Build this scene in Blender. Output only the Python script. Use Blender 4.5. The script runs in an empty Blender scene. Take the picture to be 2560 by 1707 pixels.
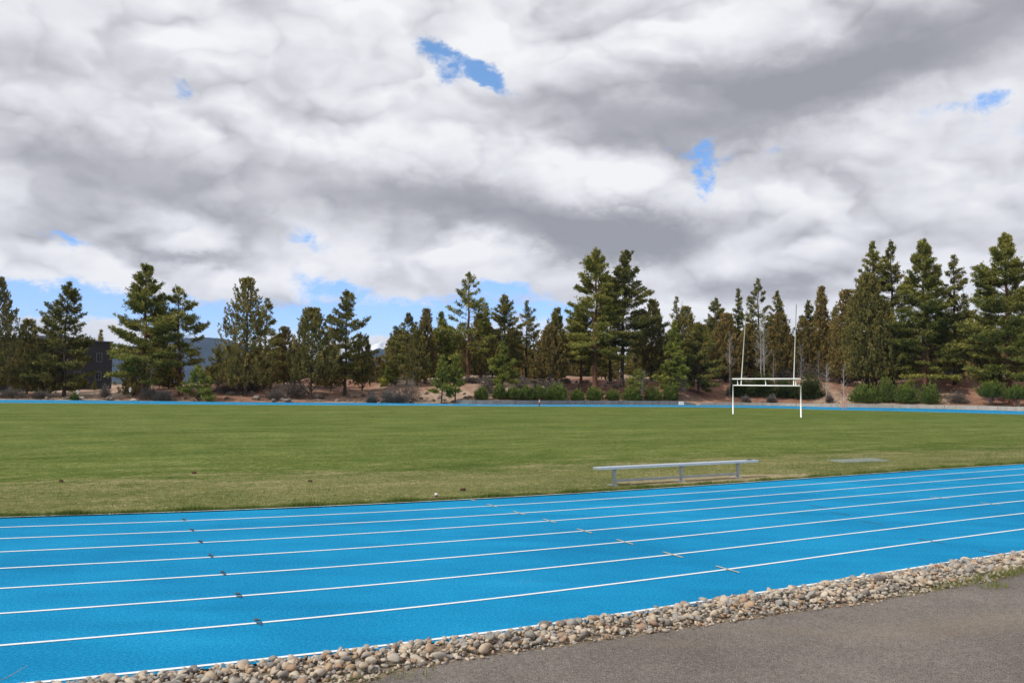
import bpy, math, random
import numpy as np
from mathutils import Vector, Matrix
R = math.radians
scene = bpy.context.scene
col = scene.collection
rng = np.random.default_rng(7)
random.seed(7)

# ---------------------------------------------------------------- camera
FPX, CAMH = 2150.0, 2.26            # focal length in pixels of a 2560 px wide frame, eye height
PITCH, ROLL = math.atan(110/2150), 0.012
cd = bpy.data.cameras.new('camera'); cam = bpy.data.objects.new('camera', cd); col.objects.link(cam)
cd.sensor_width = 36; cd.lens = 36*FPX/2560; cd.clip_start = .1; cd.clip_end = 40000
cam.matrix_world = Matrix.Translation((0, 0, CAMH)) @ Matrix.Rotation(R(90)+PITCH, 4, 'X') @ Matrix.Rotation(ROLL, 4, 'Z')
scene.camera = cam
_cp, _sp, _cr, _sr = math.cos(PITCH), math.sin(PITCH), math.cos(ROLL), math.sin(ROLL)
K = 2560/2352
def ray(x, y):                      # direction of a point of the 2560 px photograph
    a = (x-1280)/FPX; b = -(y-853.5)/FPX
    a, b = a*_cr-b*_sr, a*_sr+b*_cr
    return np.array([a, _cp-b*_sp, _sp+b*_cp])
def gnd(x, y, z=0.):
    r = ray(x, y); t = (z-CAMH)/r[2]; return r[0]*t, r[1]*t
def azel(xz, yz):                   # from 2352-px coordinates
    d = ray(xz*K, yz*K); d = d/np.linalg.norm(d)
    return math.atan2(d[0], d[1]), math.asin(d[2])

# ---------------------------------------------------------------- sun
SUN_AZ, SUN_EL = math.atan2(-.84, -.54), R(43)       # azimuth measured from +Y towards +X
sd = bpy.data.lights.new('sun', 'SUN'); sun = bpy.data.objects.new('sun', sd); col.objects.link(sun)
sd.energy = 3.6; sd.angle = R(.5); sd.color = (1, .955, .88)
sdir = Vector((math.cos(SUN_EL)*math.sin(SUN_AZ), math.cos(SUN_EL)*math.cos(SUN_AZ), math.sin(SUN_EL)))
sun.rotation_euler = sdir.to_track_quat('Z', 'Y').to_euler()
scene.view_settings.view_transform = 'Standard'; scene.view_settings.look = 'None'
scene.view_settings.exposure = 0; scene.view_settings.gamma = 1
scene.view_settings.use_curve_mapping = False

# ---------------------------------------------------------------- node maths helper
class X:
    def __init__(s, nt, sock): s.nt = nt; s.s = sock
    def op(s, o, *a, clamp=False):
        n = s.nt.nodes.new('ShaderNodeMath'); n.operation = o; n.use_clamp = clamp
        for i, v in enumerate((s,)+a):
            if isinstance(v, X): s.nt.links.new(v.s, n.inputs[i])
            else: n.inputs[i].default_value = v
        return X(s.nt, n.outputs[0])
    def __add__(s, o): return s.op('ADD', o)
    __radd__ = __add__
    def __sub__(s, o): return s.op('SUBTRACT', o)
    def __rsub__(s, o): return (s*-1)+o
    def __mul__(s, o): return s.op('MULTIPLY', o)
    __rmul__ = __mul__
    def __truediv__(s, o): return s.op('DIVIDE', o)
    def sstep(s, a, b, lo=0., hi=1.):
        n = s.nt.nodes.new('ShaderNodeMapRange'); n.interpolation_type = 'SMOOTHSTEP'
        s.nt.links.new(s.s, n.inputs[0])
        for i, v in zip((1, 2, 3, 4), (a, b, lo, hi)): n.inputs[i].default_value = v
        return X(s.nt, n.outputs[0])
def noise(nt, vec, scale, detail=4, rough=.5, dist=0., out='Fac', lac=2.):
    n = nt.nodes.new('ShaderNodeTexNoise'); n.inputs['Scale'].default_value = scale
    n.inputs['Detail'].default_value = detail; n.inputs['Roughness'].default_value = rough
    n.inputs['Distortion'].default_value = dist; n.inputs['Lacunarity'].default_value = lac
    if vec is not None: nt.links.new(vec, n.inputs['Vector'])
    return X(nt, n.outputs['Fac']) if out == 'Fac' else n.outputs['Color']
def vmap(nt, vec, scale=(1, 1, 1), loc=(0, 0, 0), rot=(0, 0, 0)):
    n = nt.nodes.new('ShaderNodeMapping'); nt.links.new(vec, n.inputs[0])
    n.inputs[1].default_value = loc; n.inputs[2].default_value = rot; n.inputs[3].default_value = scale
    return n.outputs[0]
def sep(nt, vec):
    n = nt.nodes.new('ShaderNodeSeparateXYZ'); nt.links.new(vec, n.inputs[0]); return [X(nt, o) for o in n.outputs]
def ramp(nt, fac, stops, interp='LINEAR'):
    n = nt.nodes.new('ShaderNodeValToRGB'); cr = n.color_ramp; cr.interpolation = interp
    while len(cr.elements) < len(stops): cr.elements.new(.5)
    for e, (p, c) in zip(cr.elements, stops): e.position = p; e.color = (*c, 1)
    nt.links.new(fac.s if isinstance(fac, X) else fac, n.inputs[0]); return n.outputs[0]
def mix(nt, fac, a, b, blend='MIX'):
    n = nt.nodes.new('ShaderNodeMix'); n.data_type = 'RGBA'; n.blend_type = blend
    for i, v in ((0, fac), (6, a), (7, b)):
        if isinstance(v, X): v = v.s
        if isinstance(v, (int, float)): n.inputs[i].default_value = v
        elif isinstance(v, tuple): n.inputs[i].default_value = (*v, 1)
        else: nt.links.new(v, n.inputs[i])
    return n.outputs[2]

# ---------------------------------------------------------------- world: blue sky and broken cloud, laid out by direction
world = bpy.data.worlds.new('World'); scene.world = world; world.use_nodes = True
def build_sky():
    nt = world.node_tree; nt.nodes.clear()
    out = nt.nodes.new('ShaderNodeOutputWorld'); bg = nt.nodes.new('ShaderNodeBackground')
    nt.links.new(bg.outputs[0], out.inputs[0]); bg.inputs[1].default_value = .1
    sky = nt.nodes.new('ShaderNodeTexSky'); sky.sky_type = 'NISHITA'; sky.sun_disc = False
    sky.sun_elevation = SUN_EL; sky.sun_rotation = SUN_AZ
    sky.air_density = 1.; sky.dust_density = .1; sky.ozone_density = 2.5; sky.altitude = 1000
    tc = nt.nodes.new('ShaderNodeTexCoord'); D = tc.outputs['Generated']
    x, y, z = sep(nt, D)
    az = x.op('ARCTAN2', y); el = z.op('ARCSINE')
    V = vmap(nt, D, (1, 1, 1.8), (3.1, 1.7, .4))
    # warp of the layout, in two sizes, so that edges are ragged
    w1 = sep(nt, noise(nt, V, 4.5, 2, .5, out='Color')); w2 = sep(nt, noise(nt, V, 22, 4, .65, out='Color'))
    azw = az + (w1[0]-.5)*.10 + (w2[0]-.5)*.055
    elw = el + (w1[1]-.5)*.06 + (w2[1]-.5)*.040
    def blob(px, py, rx, ry, rot=0., p=1.):
        a0, e0 = azel(px, py); c, s = math.cos(rot), math.sin(rot)
        dx = azw-a0; dy = elw-e0
        u = (dx*c+dy*s)*(1975/rx); v = (dy*c-dx*s)*(1975/ry)
        return ((u*u+v*v)*-1).op('EXPONENT')*p
    def tot(L):
        r = None
        for b in L:
            q = blob(*b); r = q if r is None else r+q
        return r
    dark = tot([(1650, 250, 420, 95, .06, .95), (1880, 190, 330, 85, .32, .7), (2300, 40, 330, 75, .1, .75), (1340, 250, 160, 90, -.2, .45),
                (1130, 500, 420, 62, -.12, 1.15), (1430, 550, 190, 58, .05, 1.2), (960, 420, 260, 60, 0, .3), (230, 400, 360, 90, -.06, .85),
                (480, 480, 200, 30, 0, .35), (400, 590, 190, 18, -.03, .85), (700, 45, 190, 60, .1, .38), (120, 120, 140, 60, 0, .2),
                (1780, 662, 330, 34, 0, .75), (2250, 560, 260, 45, 0, .33), (2000, 400, 260, 60, .4, .22), (1200, 690, 300, 20, 0, .2),
                (2330, 680, 120, 22, 0, .3), (640, 250, 120, 80, 0, .15)])
    brt = tot([(440, 80, 300, 80, .0, .3), (990, 320, 150, 80, .2, .5), (560, 290, 220, 100, .3, .4), (1480, 420, 140, 50, -.15, .95),
               (1250, 335, 60, 30, -.8, .5), (1720, 430, 150, 90, .2, .35), (1980, 330, 130, 90, .9, .3), (1690, 585, 120, 50, 0, .9),
               (2250, 450, 170, 60, 0, .35), (900, 50, 160, 110, 0, .3), (300, 650, 420, 28, 0, .45), (1000, 600, 260, 28, 0, .4),
               (80, 220, 200, 60, 0, .3), (1230, 700, 150, 25, 0, .3), (230, 560, 260, 30, .02, .3), (1900, 480, 300, 60, 0, .25)])
    def billow(loc, sc, det):
        wv = nt.nodes.new('ShaderNodeVectorMath'); wv.operation = 'SCALE'; nt.links.new(noise(nt, V, 9, 3, .6, out='Color'), wv.inputs[0]); wv.inputs['Scale'].default_value = .10
        ad = nt.nodes.new('ShaderNodeVectorMath'); ad.operation = 'ADD'; nt.links.new(vmap(nt, D, (1, 1, 1.7), loc), ad.inputs[0]); nt.links.new(wv.outputs[0], ad.inputs[1])
        n = nt.nodes.new('ShaderNodeTexNoise'); n.noise_type = 'RIDGED_MULTIFRACTAL'; n.normalize = True; n.inputs['Scale'].default_value = sc; n.inputs['Detail'].default_value = det; n.inputs['Roughness'].default_value = .5
        n.inputs['Offset'].default_value = .8; n.inputs['Gain'].default_value = .8; nt.links.new(ad.outputs[0], n.inputs['Vector']); return 1-X(nt, n.outputs['Fac'])
    fb = noise(nt, V, 4.6, 6, .55); fine = noise(nt, vmap(nt, D, (1, 1, 1.6), (7, 2, 5)), 17, 6, .6)
    L0 = (3.1, 1.7, .4); L1 = (3.1+.018, 1.7+.006, .4+.045)
    h0 = billow(L0, 6.0, 3.5); h1 = billow(L1, 6.0, 3.5)
    relief = h0-h1
    soft = (1-dark*.55).op('MAXIMUM', .40)                # thick bases are smooth, thin parts show their relief
    p0 = billow((8.1, 2.7, 1.4), 15., 2.5); p1 = billow((8.1+.010, 2.7+.003, 1.4+.022), 15., 2.5)
    puff = ((p0-p1)*.22+(p0-.55)*.10)*soft
    val = puff + .79 - dark*.60 + brt*.22 + (fb-.5)*.50 + (fine-.5)*.34*soft + relief*.62*soft + (h0-.55)*.30*soft
    val = val*.90+.06
    # open blue
    B = tot([(1000, 118, 50, 30, -.4, 1.0), (1085, 150, 95, 24, -.55, .85), (1135, 192, 50, 16, -.7, .85), (1040, 190, 50, 26, .1, .65), (1618, 390, 24, 62, -.15, 1.0), (1600, 350, 75, 16, .1, .55), (1660, 372, 50, 12, .35, .5),
             (390, 205, 34, 28, 0, .6), (2270, 245, 70, 22, 0, .6), (2330, 300, 110, 40, 0, .35), (1800, 350, 60, 16, .3, .4), (155, 568, 44, 12, 0, .95), (280, 697, 300, 30, -.06, 1.2), (40, 688, 190, 26, 0, 1.2),
             (700, 560, 110, 22, -.3, .5), (770, 655, 80, 28, -.1, .95), (800, 725, 240, 40, 0, .95), (560, 738, 280, 30, 0, 1.0), (950, 755, 260, 30, 0, .8), (1150, 672, 85, 26, 0, 1.1), (1080, 720, 200, 30, 0, .75),
             (1250, 740, 130, 22, 0, .7), (1250, 820, 160, 30, 0, .7), (1700, 790, 120, 20, 0, .35), (2255, 668, 60, 14, 0, .5), (2150, 250, 120, 35, .2, .3)])
    wisp = noise(nt, vmap(nt, D, (1, 1, 1.3), (1, 8, 2)), 42, 6, .68, .6)
    cover = (B + (fb-.5)*.8 + (fine-.5)*1.3 + (wisp-.5)*2.3 - (h0-.55)*.25)
    open_ = cover.sstep(.12, 1.15)*B.sstep(.10, .5)*.94
    # elsewhere in the sky (out of the picture) plain broken cloud
    front = az.op('ABSOLUTE').sstep(.8, 1.1); up = el.sstep(.5, .7)
    other = front.op('MAXIMUM', up)
    open_ = open_ + other*fb.sstep(.54, .64)*(1-open_)
    ccol = ramp(nt, val, [(0, (.34, .345, .38)), (.25, (.435, .435, .475)), (.5, (.62, .62, .66)), (.75, (.80, .805, .85)), (1, (.95, .95, .97))])
    sc = nt.nodes.new('ShaderNodeVectorMath'); sc.operation = 'SCALE'; nt.links.new(ccol, sc.inputs[0]); sc.inputs['Scale'].default_value = 10*CLOUD_GAIN
    tint = ramp(nt, el.sstep(0, .5), [(0, (1.10, 1.30, 1.95)), (.25, (.98, 1.36, 1.85)), (1, (1.25, 1.75, 2.0))])
    ss = nt.nodes.new('ShaderNodeVectorMath'); ss.operation = 'MULTIPLY'; nt.links.new(sky.outputs[0], ss.inputs[0]); nt.links.new(tint, ss.inputs[1])
    nt.links.new(mix(nt, open_, sc.outputs[0], ss.outputs[0]), bg.inputs[0])
HAZE = 6e-5
CLOUD_GAIN = .99
build_sky()
world.cycles.sampling_method = 'MANUAL'; world.cycles.sample_map_resolution = 512

# ================================================================ helpers
def link(o, parent=None):
    col.objects.link(o)
    if parent is not None: o.parent = parent
    return o
def tag(o, label=None, cat=None, group=None, kind=None):
    for k, v in (('label', label), ('category', cat), ('group', group), ('kind', kind)):
        if v: o[k] = v
    return o
def empty(name, loc, rz=0.):
    o = bpy.data.objects.new(name, None); o.location = loc; o.rotation_euler = (0, 0, rz); o.empty_display_size = .2
    return link(o)
def mesh_np(name, V, F, mat=None, attr=None, smooth=False, parent=None):
    """V (n,3) array, F (m,k) array of equal-sized faces; attr: per-face float 'tint'"""
    V = np.asarray(V, np.float32); F = np.asarray(F, np.int32)
    me = bpy.data.meshes.new(name); n, (m, k) = len(V), F.shape
    me.vertices.add(n); me.vertices.foreach_set('co', V.ravel())
    me.loops.add(m*k); me.loops.foreach_set('vertex_index', F.ravel())
    me.polygons.add(m); me.polygons.foreach_set('loop_start', np.arange(0, m*k, k, dtype=np.int32))
    me.polygons.foreach_set('loop_total', np.full(m, k, np.int32))
    if smooth: me.polygons.foreach_set('use_smooth', np.ones(m, bool))
    if attr is not None:
        a = me.attributes.new('tint', 'FLOAT', 'FACE'); a.data.foreach_set('value', np.asarray(attr, np.float32))
    me.update(calc_edges=True); me.validate()
    if mat: me.materials.append(mat)
    return link(bpy.data.objects.new(name, me), parent)
class MB:
    """collects quads/tris into one mesh"""
    def __init__(s): s.v = []; s.f = []
    def add(s, v, f):
        n = len(s.v); s.v += [tuple(map(float, p)) for p in v]; s.f += [tuple(i+n for i in q) for q in f]; return s
    def box(s, c, size, rz=0., M=None):
        hx, hy, hz = size[0]/2, size[1]/2, size[2]/2; ca, sa = math.cos(rz), math.sin(rz); v = []
        for x, y, z in ((-1,-1,-1),(1,-1,-1),(1,1,-1),(-1,1,-1),(-1,-1,1),(1,-1,1),(1,1,1),(-1,1,1)):
            px, py = x*hx, y*hy; v.append((c[0]+px*ca-py*sa, c[1]+px*sa+py*ca, c[2]+z*hz))
        return s.add(v, [(0,3,2,1),(4,5,6,7),(0,1,5,4),(1,2,6,5),(2,3,7,6),(3,0,4,7)])
    def tube(s, pts, rad, n=8, cap=True):
        pts = [Vector(p) for p in pts]; rad = [rad]*len(pts) if isinstance(rad, (int, float)) else rad; v = []; f = []
        for i, p in enumerate(pts):
            t = (pts[min(i+1, len(pts)-1)]-pts[max(i-1, 0)]).normalized()
            a = t.cross(Vector((.31, .92, .11) if abs(t.z) > .7 else (0, 0, 1))).normalized(); b = t.cross(a)
            for k in range(n):
                g = 2*math.pi*k/n; v.append(p+(a*math.cos(g)+b*math.sin(g))*rad[i])
        for i in range(len(pts)-1):
            for k in range(n): f.append((i*n+k, i*n+(k+1) % n, (i+1)*n+(k+1) % n, (i+1)*n+k))
        if cap: f.append(tuple(range(n))); f.append(tuple(range((len(pts)-1)*n, len(pts)*n))[::-1])
        return s.add(v, f)
    def build(s, name, mat, parent=None, smooth=False, bevel=0.):
        me = bpy.data.meshes.new(name); me.from_pydata(s.v, [], s.f); me.update()
        if mat: me.materials.append(mat)
        if smooth: me.polygons.foreach_set('use_smooth', np.ones(len(me.polygons), bool))
        o = link(bpy.data.objects.new(name, me), parent)
        if bevel:
            b = o.modifiers.new('bevel', 'BEVEL'); b.width = bevel; b.segments = 2; b.limit_method = 'ANGLE'
        return o
def material(name, rough=.8, spec=.3):
    m = bpy.data.materials.new(name); m.use_nodes = True; nt = m.node_tree
    b = nt.nodes['Principled BSDF']; b.inputs['Roughness'].default_value = rough; b.inputs['Specular IOR Level'].default_value = spec
    return m, nt, b
def setc(nt, b, c):
    if isinstance(c, tuple): b.inputs['Base Color'].default_value = (*c, 1)
    else: nt.links.new(c, b.inputs['Base Color'])
def bump(nt, b, h, strength=.5, dist=.02):
    n = nt.nodes.new('ShaderNodeBump'); n.inputs['Strength'].default_value = strength; n.inputs['Distance'].default_value = dist
    nt.links.new(h.s if isinstance(h, X) else h, n.inputs['Height']); nt.links.new(n.outputs[0], b.inputs['Normal'])
def objco(nt): return nt.nodes.new('ShaderNodeTexCoord').outputs['Object']
def geopos(nt): return nt.nodes.new('ShaderNodeNewGeometry').outputs['Position']
def tint_attr(nt):
    n = nt.nodes.new('ShaderNodeAttribute'); n.attribute_name = 'tint'; return n.outputs['Fac']

# ---------------------------------------------------------------- running track geometry, in metres
TD, ND = np.array([.884, .467]), np.array([-.467, .884])      # along the near straight, across it (away from the camera)
LC = [(-2.8e-4, .01511, -.1999, 16.24865), (-2.6e-4, .01426, -.18513, 15.2421), (-2.8e-4, .01451, -.17868, 14.17722), (-3.1e-4, .01438, -.16221, 13.09826),
      (-3.5e-4, .01533, -.15959, 11.96627), (-4.3e-4, .0165, -.15178, 10.8301), (-4.9e-4, .01701, -.13894, 9.68158), (-6.1e-4, .01869, -.13076, 8.53172), (-8.4e-4, .02193, -.13439, 7.40607)]
SHI = [27, 25, 23.5, 21.6, 19.7, 17.8, 16, 14.2, 12.2]
def Dl(i, s):                        # distance of lane line i from the camera at station s
    c = LC[i]; lo, hi = -1.2, SHI[i]
    if s < lo: k = 3*c[0]*lo*lo+2*c[1]*lo+c[2]; return np.polyval(c, lo)+k*(s-lo)*(1/(1+.02*abs(s-lo)))
    if s > hi: k = 3*c[0]*hi*hi+2*c[1]*hi+c[2]; return np.polyval(c, hi)+k*(s-hi)
    return np.polyval(c, s)
def near_pt(i, s): return TD*s+ND*Dl(i, s)
inner_px = [(2560, 1036.2), (2260, 1028.2), (2060, 1024), (1960, 1021), (1710, 1017.6), (1520, 1016.7), (1180, 1014.9), (1060, 1014), (560, 1011.5), (280, 1009), (0, 1006.8)]
outer_px = [(2560, 1027.4), (2260, 1019.8), (2060, 1016.8), (1960, 1014.4), (1710, 1012.2), (1520, 1011.2), (1180, 1009.9), (1060, 1008.1), (560, 1004.4), (280, 1001.2), (0, 998.8)]
s_ctrl = [-34, -22, -12, -6, -1, 3, 7, 11, 14.5, 18, 22, 27, 33]
inner = [near_pt(0, s) for s in s_ctrl]; outer = [near_pt(8, s)-ND*.09 for s in s_ctrl]
inner += [np.array(p) for p in [(46., 46.), (54., 58.), (56., 72.)]]; outer += [np.array(p) for p in [(52., 37.), (66., 55.), (68., 76.)]]
inner += [np.array(gnd(*p)) for p in inner_px]; outer += [np.array(gnd(*p)) for p in outer_px]
inner += [np.array(p) for p in [(-75., 78.), (-98., 60.), (-104., 30.), (-90., 2.), (-62., -14.)]]
outer += [np.array(p) for p in [(-80., 88.), (-107., 64.), (-114., 28.), (-97., -5.), (-66., -23.)]]
inner = np.array(inner); outer = np.array(outer); NCT = len(inner)
lanes = [np.array([near_pt(i, s) for s in s_ctrl]+[inner[k]*(1-(i-.0)/8.25)+outer[k]*(i/8.25) for k in range(len(s_ctrl), NCT)]) for i in range(9)]
def closed_spline(P, per=14):
    n = len(P); out = []
    for i in range(n):
        p0, p1, p2, p3 = P[(i-1) % n], P[i], P[(i+1) % n], P[(i+2) % n]
        for k in range(per):
            t = k/per
            # centripetal-like: scale tangents by the local chord to avoid overshoot
            d0, d1, d2 = (np.linalg.norm(p1-p0)+1e-6, np.linalg.norm(p2-p1)+1e-6, np.linalg.norm(p3-p2)+1e-6)
            m1 = ((p1-p0)/d0*d1+(p2-p1)/d1*d0)/(d0+d1)*d1; m2 = ((p2-p1)/d1*d2+(p3-p2)/d2*d1)/(d1+d2)*d1
            out.append(p1*(2*t**3-3*t*t+1)+m1*(t**3-2*t*t+t)+p2*(-2*t**3+3*t*t)+m2*(t**3-t*t))
    return np.array(out)
IN, OUT = closed_spline(inner), closed_spline(outer)
def poly_dist(P, xy):
    """signed distance of points xy to the closed polygon P, positive outside"""
    A = P; B = np.roll(P, -1, 0); best = np.full(len(xy), 1e18); ins = np.zeros(len(xy), bool)
    for a, b in zip(A, B):
        ab = b-a; t = np.clip(((xy-a)@ab)/(ab@ab+1e-12), 0, 1); q = a+t[:, None]*ab-xy; best = np.minimum(best, (q*q).sum(1))
        c = ((a[1] > xy[:, 1]) != (b[1] > xy[:, 1])); ins ^= c & (xy[:, 0] < (b[0]-a[0])*(xy[:, 1]-a[1])/(b[1]-a[1]+1e-12)+a[0])
    d = np.sqrt(best); return np.where(ins, -d, d)
OUTC = OUT[::4]
def sm(a, b, x): t = np.clip((x-a)/(b-a), 0, 1); return t*t*(3-2*t)
_nk = rng.uniform(-1, 1, (24, 2)); _nk /= np.linalg.norm(_nk, axis=1)[:, None]; _nf = np.repeat([.12, .25, .5, 1.0], 6); _np = rng.uniform(0, 6.28, 24)
def lump(xy, a=(.35, .2, .09, .04)):
    r = np.zeros(len(xy))
    for i in range(24): r += a[i//6]*.55*np.sin((xy@_nk[i])*_nf[i]*6.28/3+_np[i])
    return r
# height of the bank along azimuth: (x, plateau height, wall-side step)
BX = np.array([-140, -75, -58, -48, -38, -28, -20, -12, -4, 6, 18, 30, 45, 60, 90, 160.])
BH = np.array([.6, .45, .5, .8, 1.5, 2.1, 2.2, 2.7, 3.1, 3.3, 3.5, 3.7, 3.75, 3.8, 3.8, 3.])
WX = np.array([-140, -14, -6.5, -6, 18.5, 20.5, 30, 42, 50, 66, 70, 160.]); WH = np.array([.05, .08, .12, .42, .44, .30, .30, .42, .46, .46, .2, .1])
def H(xy):
    xy = np.atleast_2d(np.asarray(xy, float)); d = poly_dist(OUTC, xy)
    x, y = xy[:, 0], xy[:, 1]
    far = sm(30, 62, y+np.maximum(0, np.abs(x)-60)*.0)*1.0                     # nothing rises on the camera's side
    xx = x*100/np.maximum(y, 60)                                                  # same bearing, at 100 m
    w = np.interp(xx, WX, WH); h = np.interp(xx, BX, BH)
    rise = w*(d > 1.15)+(h-w)*sm(1.2, 17, d)
    lm = lump(xy)*sm(.8, 5, d)*np.clip(h/2.5, .25, 1)
    back = -1.0*sm(150, 600, d)
    z = -.06+far*(rise+lm+back+.06*(d > 1.15))
    return z
def Hs(x, y): return float(H([(x, y)])[0])

# ---------------------------------------------------------------- ground materials
def m_dirt():
    m, nt, b = material('dirt', .95, .1); p = geopos(nt)
    big = noise(nt, p, .11, 4, .55); mid = noise(nt, vmap(nt, p, (1, .6, 1)), .9, 5, .6); fin = noise(nt, p, 7, 4, .7); red = noise(nt, vmap(nt, p, loc=(30, 5, 0)), .06, 3, .5)
    v = mid*.6+fin*.25+big*.3-.08
    tan = ramp(nt, v, [(.25, (.14, .10, .074)), (.45, (.31, .22, .16)), (.6, (.43, .32, .235)), (.8, (.52, .41, .315))])
    rd = ramp(nt, v, [(.25, (.10, .052, .035)), (.45, (.235, .120, .078)), (.62, (.33, .185, .125)), (.85, (.41, .27, .20))])
    c = mix(nt, red.sstep(.42, .58), tan, rd)
    x, y, z = sep(nt, p)
    far = y.sstep(240, 420)                                     # distant ground is dark open forest
    fo = ramp(nt, noise(nt, p, .02, 5, .6), [(.3, (.020, .030, .024)), (.7, (.045, .055, .040))])
    c = mix(nt, far, c, fo); setc(nt, b, c)
    bump(nt, b, mid*.7+fin*.3, .9, .25); return m
def m_grass():
    m, nt, b = material('grass_sheet', 1., .04); p = geopos(nt)
    xr = vmap(nt, p, (1, 1, 1), rot=(0, 0, -math.atan2(.467, .884)))
    x, D, z = sep(nt, xr)
    A = noise(nt, vmap(nt, xr, (.45, 1, 1)), .30, 5, .6); Bn = noise(nt, vmap(nt, xr, (.5, 1, 1), (40, 3, 0)), 1.1, 6, .7); C = noise(nt, p, 22, 3, .7)
    st = noise(nt, vmap(nt, xr, (.03, 1, 1), (4, 9, 0)), .25, 3, .5)
    E2 = noise(nt, vmap(nt, p, (1, 1, 1)), 5.5, 4, .7)
    v = A*.34+Bn*.55+C*.5+E2*.70+(st-.5)*.22-.51
    g = ramp(nt, v, [(.30, (.036, .060, .012)), (.44, (.072, .104, .021)), (.56, (.112, .145, .033)), (.72, (.205, .222, .070))])
    dry = ramp(nt, v, [(.3, (.070, .082, .024)), (.5, (.140, .150, .052)), (.7, (.27, .24, .11))])
    # dry, thin turf along the edge of the straight
    edge = D.sstep(15.5, 28, 1, 0); patch = (A*.5+Bn*.75+edge*.55-.0)
    c = mix(nt, patch.sstep(.80, 1.02), g, dry)
    # worn bare ground round the bench
    dx = (x-14.6)*.27; dy = (D-16.55)*1.0
    bare = ((dx*dx+dy*dy)*-1).op('EXPONENT')
    sand = ramp(nt, E2, [(.3, (.20, .165, .085)), (.7, (.42, .34, .21))])
    c = mix(nt, (bare*1.0+(Bn-.5)*1.6+(E2-.5)*1.0).sstep(.42, .8), c, sand)
    sc = (Bn*.5+E2*.5).sstep(.55, .65)
    c = mix(nt, sc*(edge*.8+.12), c, (.33, .27, .15))
    setc(nt, b, c); bump(nt, b, C*.5+E2*.5, .8, .05); return m
def m_track():
    m, nt, b = material('blue_rubber', .95, .06); p = geopos(nt)
    f1 = noise(nt, p, 85, 3, .9); f2 = noise(nt, p, 34, 3, .75); big = noise(nt, vmap(nt, p, (1, 1, 1), rot=(0, 0, -.48)), .35, 5, .6); mid = noise(nt, vmap(nt, p, (.35, 1.6, 1), rot=(0, 0, -.48)), 1.1, 4, .6)
    v = f1*1.2+f2*.75+(big-.5)*.38+(mid-.5)*.24-.465
    c = ramp(nt, v, [(.28, (.003, .105, .225)), (.42, (.005, .168, .340)), (.56, (.007, .228, .440)), (.74, (.024, .330, .56))])
    dirty = noise(nt, vmap(nt, p, loc=(9, 2, 0)), .8, 5, .75).sstep(.60, .78)
    c = mix(nt, dirty*.20, c, (.12, .27, .38))
    fleck = noise(nt, vmap(nt, p, loc=(3, 2, 0)), 13, 2, .5).sstep(.77, .80)
    c = mix(nt, fleck*.55, c, (.35, .45, .5))
    xr = sep(nt, vmap(nt, p, (1, 1, 1), rot=(0, 0, -math.atan2(.467, .884))))
    scuff = noise(nt, vmap(nt, p, (.25, 3.2, 1), rot=(0, 0, -math.atan2(.467, .884))), 1.6, 5, .7).sstep(.60, .75)
    c = mix(nt, scuff*.16, c, (.03, .13, .24)); setc(nt, b, c); bump(nt, b, f1*.6+f2*.6, .7, .006); return m
def m_line():
    m, nt, b = material('white_line_paint', .7, .3); p = geopos(nt)
    n = noise(nt, p, 60, 3, .75); w = noise(nt, p, 1.2, 4, .6); setc(nt, b, ramp(nt, n*.6+w*.4, [(.3, (.42, .56, .68)), (.42, (.66, .70, .72)), (.6, (.80, .80, .79))])); return m
def m_asphalt():
    m, nt, b = material('asphalt', .95, .12); p = geopos(nt)
    a = noise(nt, p, 95, 3, .85); a2 = noise(nt, p, 24, 3, .7); g = noise(nt, p, .5, 5, .6); w = noise(nt, vmap(nt, p, (.4, 1.6, 1), rot=(0, 0, -.6)), .55, 4, .6)
    v = a*1.35+a2*.3+(g-.5)*.28-.335
    c = ramp(nt, v, [(.30, (.050, .042, .036)), (.45, (.125, .108, .094)), (.56, (.190, .166, .144)), (.70, (.36, .318, .275))])
    c = mix(nt, w.sstep(.56, .72)*.25, c, (.235, .175, .13))
    # pale dust band near the gravel
    x, y, z = sep(nt, p)
    dx = (x-4.5)*.75; dy = ((y-8.55)-(x-4.5)*.32)*3.6
    dust = ((dx*dx+dy*dy)*-1).op('EXPONENT')
    c = mix(nt, dust*(w*.5+.0)*(.3+a2*1.0), c, (.30, .235, .17))
    cr = nt.nodes.new('ShaderNodeTexVoronoi'); cr.feature = 'DISTANCE_TO_EDGE'; cr.inputs['Scale'].default_value = .33; nt.links.new(vmap(nt, p, (1, 1, 1), (5, 1, 0)), cr.inputs['Vector'])
    wv = nt.nodes.new('ShaderNodeVectorMath'); wv.operation = 'ADD'; nt.links.new(vmap(nt, p, (1, 1, 1), (5.3, 1.2, 0)), wv.inputs[0]); nt.links.new(noise(nt, p, 2.2, 4, .6, out='Color'), wv.inputs[1]); nt.links.new(wv.outputs[0], cr.inputs['Vector'])
    crack = X(nt, cr.outputs['Distance']).sstep(.0015, .005, 1, 0)
    c = mix(nt, crack*noise(nt, vmap(nt, p, loc=(4, 4, 0)), .22, 2, .5).sstep(.60, .66)*.6, c, (.035, .03, .027))
    setc(nt, b, c); bump(nt, b, a*.7+a2*.5, .8, .008); return m
def m_soil():
    m, nt, b = material('gritty_soil', .95, .1); p = geopos(nt)
    v = noise(nt, p, 20, 5, .7); setc(nt, b, ramp(nt, v, [(.3, (.07, .055, .04)), (.5, (.20, .155, .11)), (.7, (.36, .28, .20))])); bump(nt, b, v, .8, .03); return m
M = {'dirt': m_dirt(), 'grass': m_grass(), 'track': m_track(), 'line': m_line(), 'asphalt': m_asphalt(), 'soil': m_soil()}

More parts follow.
